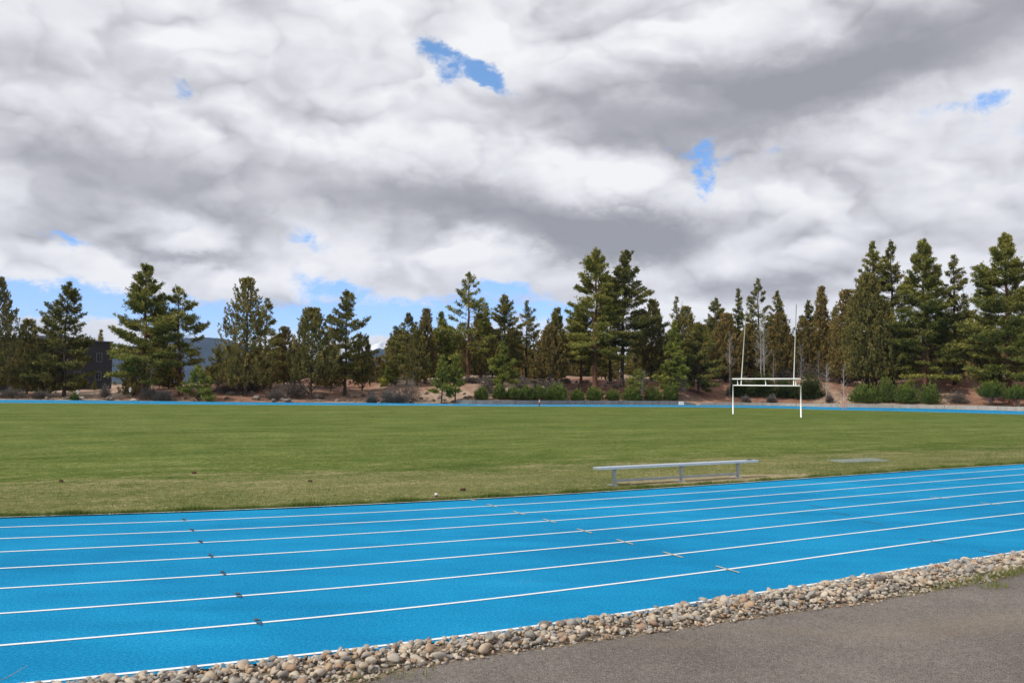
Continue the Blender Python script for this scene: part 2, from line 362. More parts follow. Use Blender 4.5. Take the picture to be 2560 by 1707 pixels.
# ---------------------------------------------------------------- ground sheet out to the horizon
def axis(lo, hi, step, far):
    a = list(np.arange(lo, hi+1e-6, step)); g = step; x = hi
    while x < far: g *= 1.35; x += g; a.append(x)
    g = step; x = lo; b = []
    while x > -far: g *= 1.35; x -= g; b.append(x)
    return np.array(b[::-1]+a)
def grid_mesh(name, gx, gy, mat):
    XX, YY = np.meshgrid(gx, gy); P = np.c_[XX.ravel(), YY.ravel()]; Z = H(P); nx, ny = len(gx), len(gy)
    i = np.arange(nx-1)[None, :]+np.arange(ny-1)[:, None]*nx; i = i.ravel()
    return mesh_np(name, np.c_[P, Z], np.c_[i, i+1, i+1+nx, i+nx], mat, smooth=True)
gy = np.concatenate([[-6500, -2500, -1000, -400, -150, -60, -30, -12, 0, 12, 24, 36, 48, 60], np.arange(66, 84, 2.), np.arange(84, 136, .45), np.arange(136, 175, 3), [180, 195, 215, 240, 280, 340, 420, 540, 800, 1400, 2600, 4500, 6600]])
gx = axis(-84, 84, 1.1, 5200)
ground = grid_mesh('ground', gx, gy, M['dirt']); tag(ground, kind='structure')
# ---------------------------------------------------------------- infield, track ribbon, lane lines
def fan(name, P, z, mat):
    c = P.mean(0); n = len(P); rings = [1., .97, .9, .75, .5, .25]; V = []; F = []
    for r in rings: V += [(*(c+(p-c)*r), z) for p in P]
    V.append((*c, z))
    MBx = MB()
    for k in range(len(rings)-1):
        for i in range(n): F.append((k*n+i, k*n+(i+1) % n, (k+1)*n+(i+1) % n, (k+1)*n+i))
    for i in range(n): F.append(((len(rings)-1)*n+i, (len(rings)-1)*n+(i+1) % n, len(V)-1))
    MBx.v = V; MBx.f = F; return MBx.build(name, mat)
def ribbon(name, A, B, z, mat, parent=None, closed=True, th=0.):
    n = len(A); V = [(*p, z) for p in A]+[(*p, z) for p in B]; F = [(i, n+i, n+(i+1) % n, (i+1) % n) for i in range(n if closed else n-1)]
    o = MB(); o.v = V; o.f = F; return o.build(name, mat, parent)
field = fan('infield_lawn', IN, .012, M['grass']); tag(field, kind='structure')
track = ribbon('running_track', IN, OUT, .0, M['track']); tag(track, kind='structure')
def offset(P, w):
    t = np.roll(P, -1, 0)-np.roll(P, 1, 0); t /= np.linalg.norm(t, axis=1)[:, None]; n = np.c_[-t[:, 1], t[:, 0]]; return P-n*w, P+n*w
for i in range(9):
    P = closed_spline(lanes[i]); A, B = offset(P, .0235 if i else .021)
    ribbon('lane_line', A, B, .020 if i == 0 else .005, M['line'], track)
# ticks across the lane lines
def m_flat(name, c, rough=.7, n_amp=.25, sc=14., spec=.3, metal=0.):
    m, nt, b = material(name, rough, spec); p = objco(nt); v = noise(nt, p, sc, 4, .65)
    lo = tuple(x*(1-n_amp) for x in c); hi = tuple(min(1, x*(1+n_amp)) for x in c)
    setc(nt, b, ramp(nt, v, [(.3, lo), (.7, hi)])); b.inputs['Metallic'].default_value = metal; return m
M['tan_mark'] = m_flat('tan_mark_paint', (.42, .40, .31), .8, .35, 25)
M['black_mark'] = m_flat('black_mark_paint', (.05, .075, .095), .9, .6, 30)
def tick(x, y, mat, wid, ln, tri=False, rot=0.):
    c = np.array(gnd(x, y)); t = TD*math.cos(rot)+ND*math.sin(rot); n = np.array([-t[1], t[0]]); z = .009; b = MB()
    if tri:
        for sg in (1, -1):
            p = c+n*sg*.032; V = [(*(p-t*wid/2), z), (*(p+t*wid/2), z), (*(c+n*sg*ln/2+t*.0), z)]; b.add(V, [(0, 1, 2) if sg > 0 else (0, 2, 1)])
    else:
        b.add([(*(c+t*a*wid/2+n*e*ln/2), z) for a, e in ((-1, -1), (1, -1), (1, 1), (-1, 1))], [(0, 1, 2, 3)])
    return b.build('lane_mark', mat, track)
for x, y in ((460, 1299), (480, 1324.5), (501, 1354), (527, 1389.5), (558, 1432.5), (596, 1488), (645, 1554)): tick(x, y, M['black_mark'], .065, .30, True, rot=0.)
for x, y in ((1177, 1249), (1230.5, 1264), (1297.5, 1282.5), (1373, 1302), (1461, 1327.5), (1562, 1355), (1682, 1387), (1818.5, 1423.5)): tick(x, y, M['tan_mark'], .036, .42, rot=.0)
for x, y in ((2350, 1244.5), (2475, 1259.5)): tick(x, y, M['tan_mark'], .03, .45)
for x, y in ((2045, 1266.5), (2100, 1284), (2180, 1307), (2328, 1353), (2485, 1382)): tick(x, y, M['black_mark'], .022, .45)
# ---------------------------------------------------------------- asphalt path and gravel bed
asph_px = [(934, 1700), (984.5, 1679), (1124, 1652.6), (1240, 1633), (1336, 1621), (1500, 1599), (1700, 1570), (1900, 1540.6), (2012, 1525), (2192, 1501), (2343, 1473), (2489, 1446.6), (2560, 1427)]
AE = [np.array(gnd(*p)) for p in asph_px]
d0 = (AE[1]-AE[0])/np.linalg.norm(AE[1]-AE[0]); d0 = np.array([.88, .47])
AE = [AE[0]-d0*30*1.0, AE[0]-d0*12, AE[0]-d0*4, AE[0]-d0*1.2]+AE; d1 = np.array([.80, .60]); AE += [AE[-1]+d1*6, AE[-1]+d1*14+np.array([2, 0])]
AE = np.array(AE)
b = MB(); n = len(AE); out_ = [p+np.array([.47, -.88])*16 for p in AE]
b.v = [(*p, -.012) for p in AE]+[(*p, -.012) for p in out_]; b.f = [(i, n+i, n+i+1, i+1) for i in range(n-1)]
tag(b.build('asphalt_path', M['asphalt']), kind='structure')
sG = np.linspace(-22, 26, 90); GU = np.array([near_pt(8, s)-ND*.06 for s in sG])            # upper edge of the gravel
def edge_at(s):                     # D of the asphalt edge at station s
    S = AE@TD; Dd = AE@ND; o = np.argsort(S); return np.interp(s, S[o], Dd[o])
GL = np.array([TD*s+ND*edge_at(s) for s in sG])
ribbon('gravel_soil', GU, GL, -.018, M['soil'], closed=False); tag(bpy.data.objects['gravel_soil'], kind='structure')

# ---------------------------------------------------------------- river stones in the bed
def ico(sub):
    import bmesh
    bm = bmesh.new(); bmesh.ops.create_icosphere(bm, subdivisions=sub, radius=1); V = np.array([v.co[:] for v in bm.verts]); F = np.array([[v.index for v in f.verts] for f in bm.faces]); bm.free(); return V, F
ICO = {k: ico(k) for k in (1, 2, 3)}
def rock_shape(V, r, amp=.18, cuts=5):
    V = V.copy()
    for _ in range(cuts):
        n = r.normal(size=3); n /= np.linalg.norm(n); d = r.uniform(.55, .9); h = V@n-d; V -= np.outer(np.maximum(h, 0), n)*.85
    k = r.normal(size=(5, 3))*1.6; ph = r.uniform(0, 6, 5); V *= (1+amp*sum(np.sin(V@k[i]+ph[i]) for i in range(5))/5)[:, None]; return V
def rotm(r, n, tilt=.5):
    a = r.uniform(0, 2*np.pi, n); b = r.normal(0, tilt, n); c = r.normal(0, tilt, n); ca, sa, cb, sb, cc, sc = np.cos(a), np.sin(a), np.cos(b), np.sin(b), np.cos(c), np.sin(c)
    z = np.zeros(n); o = np.ones(n)
    Rz = np.stack([ca, -sa, z, sa, ca, z, z, z, o], 1).reshape(n, 3, 3); Rx = np.stack([o, z, z, z, cb, -sb, z, sb, cb], 1).reshape(n, 3, 3); Ry = np.stack([cc, z, sc, z, o, z, -sc, z, cc], 1).reshape(n, 3, 3)
    return Rz@Rx@Ry
def scatter(P, size, sub, r, nshape=16, amp=.22, flat=(.35, .72), tilt=.4):
    V0, F0 = ICO[sub]; n = len(P); sh = np.array([rock_shape(V0, r, amp, 14) for _ in range(nshape)])
    S = np.c_[np.ones(n), r.uniform(.6, .95, n), r.uniform(*flat, n)]*size[:, None]
    V = sh[r.integers(0, nshape, n)]*S[:, None, :]; V = np.einsum('nij,nkj->nki', rotm(r, n, tilt), V)+P[:, None, :]
    F = F0[None]+(np.arange(n)*len(V0))[:, None, None]; return V.reshape(-1, 3), F.reshape(-1, 3), np.repeat(r.uniform(0, 1, n), len(F0))
def m_stone():
    m, nt, b = material('river_stone', .8, .25); t = tint_attr(nt); p = geopos(nt); n1 = noise(nt, p, 40, 4, .7); n2 = noise(nt, p, 9, 3, .6)
    c = ramp(nt, t, [(0, (.20, .19, .175)), (.14, (.30, .275, .24)), (.28, (.36, .30, .225)), (.42, (.24, .235, .225)), (.55, (.38, .335, .275)), (.66, (.27, .19, .135)), (.74, (.42, .37, .30)), (.84, (.155, .14, .13)), (.92, (.31, .225, .15)), (1, (.44, .41, .36))], 'CONSTANT')
    c = mix(nt, .5, c, ramp(nt, n1*.6+n2*.4, [(.3, (.36, .34, .32)), (.5, (.62, .60, .58)), (.7, (.85, .83, .80))]), 'MULTIPLY')
    c = mix(nt, 1., c, (1.45, 1.40, 1.34), 'MULTIPLY'); setc(nt, b, c); bump(nt, b, n1, .35, .01); return m
M['stone'] = m_stone()
def gravel():
    r = np.random.default_rng(11); P = []; Sz = []
    for layer, (dens, zb) in enumerate(((320, 0.), (250, .016), (45, .028))):
        for s0 in np.arange(-9, 24, .25):
            n = r.poisson(dens*.25*1.1)
            s = s0+r.uniform(0, .25, n); up = np.array([Dl(8, q)-.02 for q in s]); lo = edge_at(s); w = up-lo
            e = r.beta(1.05, 1.15, n) if layer else r.uniform(-.02, 1.0, n)
            if layer == 2: e = r.beta(1.6, 1.4, n)
            keep = r.uniform(0, 1, n) < np.clip(w, .3, 2.2)
            s, up, lo, w, e = [q[keep] for q in (s, up, lo, w, e)]
            e = e+r.normal(0, .02, len(e)); Dd = up-e*w+r.normal(0, .02, len(e))+.02*np.sin(s*3.1)
            pile = .026*np.clip(np.sin(np.pi*np.clip(e, .02, .98)), 0, 1)
            sz = np.exp(r.normal(np.log(.0235), .45, len(e))); sz = np.clip(sz, .011, .075)*(1-.35*(e > .85))
            xy = TD*s[:, None]+ND*Dd[:, None]; z = -.01+pile*(layer > 0)+zb*(.3+.7*np.sin(np.pi*np.clip(e, 0.05, 1)))+sz*.25
            P.append(np.c_[xy, z]); Sz.append(sz)
    P = np.concatenate(P); Sz = np.concatenate(Sz); near = P[:, 0] < 7
    for sel, sub, nm in ((near, 2, 'a'), (~near, 1, 'b')):
        V, F, T = scatter(P[sel], Sz[sel], sub, r); yield V, F, T
parts = list(gravel()); nv = len(parts[0][0])
o = mesh_np('river_gravel', np.concatenate([parts[0][0], parts[1][0]]), np.concatenate([parts[0][1], parts[1][1]+nv]), M['stone'], np.concatenate([parts[0][2], parts[1][2]]), smooth=True)
tag(o, 'rounded tan and grey river stones banked between track and asphalt', 'gravel', kind='stuff')

# ---------------------------------------------------------------- grass blades
def blades(P, h, w, r, lean=.5):
    n = len(P); a = r.uniform(0, 2*np.pi, n); d = np.c_[np.cos(a), np.sin(a), np.zeros(n)]; g = r.uniform(0, 2*np.pi, n); l = r.uniform(0, lean, n)*h
    tip = P+np.c_[np.cos(g)*l, np.sin(g)*l, h*np.sqrt(1-(l/h)**2*.8)]
    V = np.stack([P-d*w[:, None]/2, P+d*w[:, None]/2, tip], 1).reshape(-1, 3); F = np.arange(3*n).reshape(-1, 3); return V, F
def m_leaf(name, stops, rough=.7, trans=.25, sc=None, objvar=0.):
    m, nt, b = material(name, rough, .15); t = X(nt, tint_attr(nt))
    if objvar:
        oi = nt.nodes.new('ShaderNodeObjectInfo'); t = t+(X(nt, oi.outputs['Random'])-.5)*objvar
    c = ramp(nt, t, stops); setc(nt, b, c)
    if trans:
        tr = nt.nodes.new('ShaderNodeBsdfTranslucent'); nt.links.new(c, tr.inputs[0]); mx = nt.nodes.new('ShaderNodeMixShader'); mx.inputs[0].default_value = trans
        nt.links.new(b.outputs[0], mx.inputs[1]); nt.links.new(tr.outputs[0], mx.inputs[2]); nt.links.new(mx.outputs[0], nt.nodes['Material Output'].inputs[0])
    return m
M['blade'] = m_leaf('grass_blade', [(0, (.060, .095, .016)), (.35, (.125, .165, .030)), (.6, (.175, .20, .048)), (.8, (.28, .26, .09)), (1, (.42, .35, .17))], .8, .3)
def lawn():
    r = np.random.default_rng(5); S = []; Dd = []; HH = []; T = []
    n = 46000; s = r.uniform(-4, 36, n); e = np.abs(r.normal(0, .10, n)); S.append(s); Dd.append(e+.015); HH.append(r.uniform(.03, .085, n)*(1+.5*np.sin(s*5)*np.sin(s*1.7+1))); T.append(np.clip(r.normal(.30, .17, n), 0, 1))
    n = 190000; s = r.uniform(-9, 42, n); e = r.exponential(6., n)+.1; k = e < 26; s, e = s[k], e[k]; S.append(s); Dd.append(e); HH.append(r.uniform(.015, .04, len(s)))
    T.append(np.clip(r.normal(.40, .2, len(s))+.28*np.sin(s*.8+np.sin(e*1.1)*2)*np.exp(-e/9)+.12*np.sin(s*2.3+e*2.)-.10*np.clip(e/10, 0, 1), 0, 1))
    S, Dd, HH, T = map(np.concatenate, (S, Dd, HH, T)); D0 = np.array([Dl(0, q) for q in S]); xy = TD*S[:, None]+ND*(D0+Dd)[:, None]
    # bare patch by the bench
    q = ((S-14.6)*.27)**2+((D0+Dd-16.55)*.9)**2; keep = r.uniform(0, 1, len(S)) > .9*np.exp(-q); xy, HH, T = xy[keep], HH[keep], T[keep]
    P = np.c_[xy, np.full(len(xy), .012)]; V, F = blades(P, HH, np.clip(HH*.22, .006, .014), r, .8); return V, F, T
V, F, T = lawn(); tag(mesh_np('grass', V, F, M['blade'], T), 'short mown turf with ragged fringe along the blue track', 'grass', kind='stuff')

# ================================================================ trees
BARK_R = (.17, .085, .055)
def m_bark(name, lo, hi):
    m, nt, b = material(name, .95, .1); p = objco(nt); v = noise(nt, vmap(nt, p, (1, 1, .25)), 9, 5, .7); setc(nt, b, ramp(nt, v, [(.3, lo), (.65, hi)])); bump(nt, b, v, 1, .05); return m
M['bark_pine'] = m_bark('pine_bark', (.035, .020, .014), (.19, .095, .062))
M['bark_dark'] = m_bark('dark_bark', (.020, .016, .013), (.095, .070, .055))
M['bark_pale'] = m_bark('pale_bark', (.20, .18, .16), (.46, .43, .39))
M['bark_grey'] = m_bark('grey_twig', (.10, .085, .075), (.27, .235, .21))
M['pine'] = m_leaf('pine_needles', [(0, (0.059, 0.069, 0.017)), (.35, (0.137, 0.151, 0.033)), (.65, (0.268, 0.260, 0.058)), (1, (0.503, 0.433, 0.106))], .65, .22, objvar=.12)
M['juniper'] = m_leaf('juniper_foliage', [(0, (0.058, 0.059, 0.020)), (.4, (0.143, 0.137, 0.042)), (.7, (0.282, 0.234, 0.068)), (1, (0.467, 0.313, 0.091))], .75, .2, objvar=.14)
M['rusty'] = m_leaf('rusty_juniper_foliage', [(0, (0.062, 0.055, 0.020)), (.4, (0.161, 0.131, 0.043)), (.7, (0.309, 0.218, 0.069)), (1, (0.473, 0.291, 0.093))], .75, .2, objvar=.14)
M['young'] = m_leaf('young_pine_needles', [(0, (0.067, 0.086, 0.019)), (.4, (0.156, 0.185, 0.038)), (.7, (0.285, 0.299, 0.056)), (1, (0.497, 0.436, 0.097))], .65, .25, objvar=.10)
M['bluegreen'] = m_leaf('dark_pine_needles', [(0, (0.050, 0.060, 0.017)), (.4, (0.124, 0.128, 0.035)), (.7, (0.231, 0.212, 0.056)), (1, (0.437, 0.342, 0.089))], .65, .2, objvar=.12)
M['broom'] = m_leaf('broom_foliage', [(0, (0.039, 0.058, 0.016)), (.4, (0.090, 0.127, 0.026)), (.7, (0.174, 0.220, 0.040)), (1, (0.344, 0.325, 0.067))], .7, .25, objvar=.08)
M['sage'] = m_leaf('sagebrush', [(0, (.055, .046, .040)), (.5, (.150, .130, .112)), (1, (.29, .26, .215))], .9, .15, objvar=.08)
M['hedge'] = m_leaf('hedge_leaves', [(0, (0.018, 0.030, 0.010)), (.5, (0.050, 0.075, 0.019)), (1, (0.156, 0.175, 0.037))], .7, .2)
M['dry'] = m_leaf('dry_tufts', [(0, (.16, .12, .08)), (.5, (.28, .22, .15)), (1, (.42, .36, .25))], .9, .2)

def tuftblades(C, A, k, ln, wd, r, spread=.8, jit=.05):
    """k blades at every centre C, leaning to axis A"""
    n = len(C); C2 = np.repeat(C, k, 0)+r.normal(0, jit, (n*k, 3)); D = r.normal(size=(n*k, 3)); D /= np.linalg.norm(D, axis=1)[:, None]
    D = D*spread+np.repeat(A, k, 0); D /= np.linalg.norm(D, axis=1)[:, None]+1e-9
    S = np.cross(D, r.normal(size=(n*k, 3))); S /= np.linalg.norm(S, axis=1)[:, None]+1e-9
    L = (ln*r.uniform(.6, 1.25, n*k))[:, None]; W = (wd*r.uniform(.6, 1.3, n*k))[:, None]
    V = np.stack([C2-S*W*.28, C2+D*L*.55+S*W*.5, C2+D*L, C2+D*L*.45-S*W*.5], 1).reshape(-1, 3)
    return V, np.arange(4*n*k).reshape(-1, 4)
def limb_tubes(paths, rads, n=4):
    b = MB()
    for p, q in zip(paths, rads): b.tube(p, q, n, cap=False)
    return b
def pine_data(Ht, Rr, cb, r, dens=1., kind='pine', lean=(0, 0), airy=False):
    """returns trunk MB and crown arrays; origin at the foot"""
    lx, ly = lean; tz = np.linspace(0, 1, 9); wob = r.normal(0, .006*Ht, (9, 2))*np.clip(tz*(1-tz)*4, 0, 1)[:, None]
    TP = np.c_[lx*tz+wob[:, 0], ly*tz+wob[:, 1], tz*Ht*.985-.15]
    r0 = max(.07, Ht*.0165)*(1.1 if kind == 'pine' else .8)
    TR = r0*(1-tz)**.8+.015; TR[0] *= 1.25
    at = lambda z: np.array([np.interp(z, TP[:, 2], TP[:, 0]), np.interp(z, TP[:, 2], TP[:, 1]), z])
    b = MB(); b.tube(TP, list(TR), 9)
    C = []; A = []; tt = []; crown = Ht-cb
    if kind in ('pine', 'young', 'bluegreen'):
        nb = int((10.0 if kind != 'young' else 11)*crown*(.75 if airy else 1)*max(.8, min(1.2, 12/Ht)))
        sec = r.normal(0, .12, 24)                                  # sides of the crown fuller or thinner
        for j in range(nb):
            t = (j+r.uniform(0, .9))/nb; z = cb+crown*t*.97
            if kind == 'young': pr = (1-t)**.85*1.02+.05
            else: pr = min(1, .60+t*2.2)*(1-t)**.74*1.2+.055
            az = r.uniform(0, 2*np.pi); L = Rr*pr*np.clip(r.normal(.90, .16), .45, 1.2)*(1+sec[int(az/2/np.pi*24) % 24]); L = max(L, .22)
            e = R(np.interp(t, [0, .3, .7, 1], [-8, 8, 28, 62])+r.normal(0, 8)); q = np.linspace(0, 1, 5)
            d = np.array([math.cos(az), math.sin(az), 0.]); p0 = at(z)
            path = p0[None]+d[None]*(L*q*math.cos(e))[:, None]+np.array([0, 0, 1.])[None]*(L*(q*math.sin(e)+.16*q**2-.05*q))[:, None]
            if L > .55: b.tube(path, [max(.010, .012*L**.8+.004)*(1-.75*u) for u in q], 4, cap=False)
            nt_ = int(max(3, (12.5 if kind != 'young' else 13)*L**1.2*dens*1.18*(.72 if airy else 1)))
            u = r.uniform(.18 if L < 1 else (.42 if airy else .30), 1.03, nt_)**.8; cen = np.stack([np.interp(u, q, path[:, i]) for i in range(3)], 1)
            lat = np.array([-d[1], d[0], 0.]); off = r.normal(0, 1, nt_)*.24*L*(1-.55*u)*np.clip(u*1.6, 0, 1)
            cen += lat[None]*off[:, None]+np.array([0, 0, 1])[None]*(np.abs(off)*.18+r.normal(.02, .07, nt_))[:, None]
            C.append(cen); A.append(np.tile(d*.45+np.array([0, 0, .75]), (nt_, 1))+lat[None]*np.sign(off)[:, None]*.3)
            tt.append(np.full(nt_, r.normal(.48, .12))+r.normal(0, .14, nt_))
        C.append(at(Ht*.97)[None]+r.normal(0, .08, (6, 3))+np.array([0, 0, .05])); A.append(np.tile([0, 0, 1.4], (6, 1))); tt.append(np.full(6, .5))
        C, A, tt = map(np.concatenate, (C, A, tt)); k = 8; ln = .36 if kind == 'pine' else .30; V, F = tuftblades(C, A, k, ln, .088, r, 1.0, .06)
        T = np.repeat(tt, k)+r.normal(0, .17, len(tt)*k)
    else:
        # juniper: steep flame-like sprays packed into a cone, several leaders
        nl = r.integers(1, 4); leaders = [(0., 0., 1.)]+[(r.uniform(.15, .45)*Rr*math.cos(a), r.uniform(.15, .45)*Rr*math.sin(a), r.uniform(.72, .93)) for a in r.uniform(0, 6.28, nl)]
        sec = r.normal(0, .13, 16)
        nb = int(36*crown*max(.6, Rr/1.6)*dens)
        for j in range(nb):
            t = r.uniform(0, 1)**1.15; lead = leaders[0] if r.uniform() < .55 else leaders[r.integers(0, len(leaders))]; top = cb+crown*lead[2]
            z = cb+(top-cb)*t; pr = (1-t)**.75*min(1, .62+t*1.5)*1.1+.05; az = r.uniform(0, 2*np.pi)
            rad = Rr*pr*(1 if lead[2] == 1. else .6)*r.uniform(.25, 1)**.45*(1+sec[int(az/2/np.pi*16) % 16]); c0 = at(z)+np.array([lead[0]*min(1, t*2.5), lead[1]*min(1, t*2.5), 0])+np.array([math.cos(az), math.sin(az), 0])*rad
            hl = r.uniform(.35, .95)*(.7+.05*Ht); nt_ = int(r.integers(5, 10)); u = r.uniform(0, 1, nt_)
            ax = np.array([math.cos(az)*.35, math.sin(az)*.35, 1.]); ax /= np.linalg.norm(ax)
            C.append(c0[None]+ax[None]*(u*hl-.3*hl)[:, None]+r.normal(0, .10, (nt_, 3))*(1.15-u)[:, None]); A.append(np.tile(ax*1.25, (nt_, 1)))
            tt.append(np.full(nt_, r.normal(.47, .15))+(u-.5)*.12)
            if j % 9 == 0 and rad > .4:
                p0 = at(max(.3, z-rad*1.1)); b.tube([p0, (p0+c0)/2+np.array([0, 0, -.1*rad]), c0+ax*.3], [.05, .03, .012], 4, cap=False)
        C, A, tt = map(np.concatenate, (C, A, tt)); ok = C[:, 2] < Ht; C, A, tt = C[ok], A[ok], tt[ok]; k = 5; V, F = tuftblades(C, A, k, .30, .095, r, .65, .05)
        T = np.repeat(tt, k)+r.normal(0, .10, len(tt)*k)
    return b, V, F, np.clip(T, 0, 1)
_EX = np.array([0, 280, 560, 1060, 1180, 1520, 1710, 1960, 2060, 2260, 2560])/K; _EY = np.array([96.3, 98.2, 98.5, 103.0, 103.2, 108.8, 112, 113.6, 111.6, 108.8, 100.5])
def EY(xz): return float(np.interp(xz, _EX, _EY))          # distance of the far edge of the track on this bearing
def clear_wall(xz, Y):            # step back until clear of the low wall
    while xz > 1120 and poly_dist(OUTC, np.array([[bearing(xz, Y), Y]]))[0] < 1.75: Y += .25
    return Y
def bearing(xz, Y, yz=880): q = ray(xz*K, yz*K); return q[0]/q[1]*Y
def height_at(xz, yz, Y): q = ray(xz*K, yz*K); return CAMH+q[2]/q[1]*Y
NAMES = {'pine': 'ponderosa_pine', 'young': 'young_pine', 'bluegreen': 'dark_pine', 'juniper': 'juniper_tree', 'rusty': 'juniper_tree'}
def tree(kind, xb, top, w, Y, cbz, label, seed, xt=None, dens=1., airy=False, bark=None, group=None):
    Y = clear_wall(xb, EY(xb)+(Y-96)*1.05); r = np.random.default_rng(seed); x = bearing(xb, Y); zb = Hs(x, Y); xt = xb if xt is None else xt
    zt = height_at(xt, top, Y); Ht = zt-zb; Rr = w*K/2*Y/FPX*1.1; lean = (bearing(xt, Y)-x, 0)
    cb = max(.15, (height_at(xb, cbz, Y)-zb)*.8)
    g = empty(NAMES[kind], (x, Y, zb)); tag(g, label, 'pine tree' if kind in ('pine', 'young', 'bluegreen') else 'juniper tree', group)
    tb, V, F, T = pine_data(Ht, Rr, cb, r, dens, kind, lean, airy)
    tb.build('trunk', M[bark or ('bark_pine' if kind == 'pine' else 'bark_dark')], g, smooth=True)
    mesh_np('crown', V, F, M[kind], T, parent=g); return g
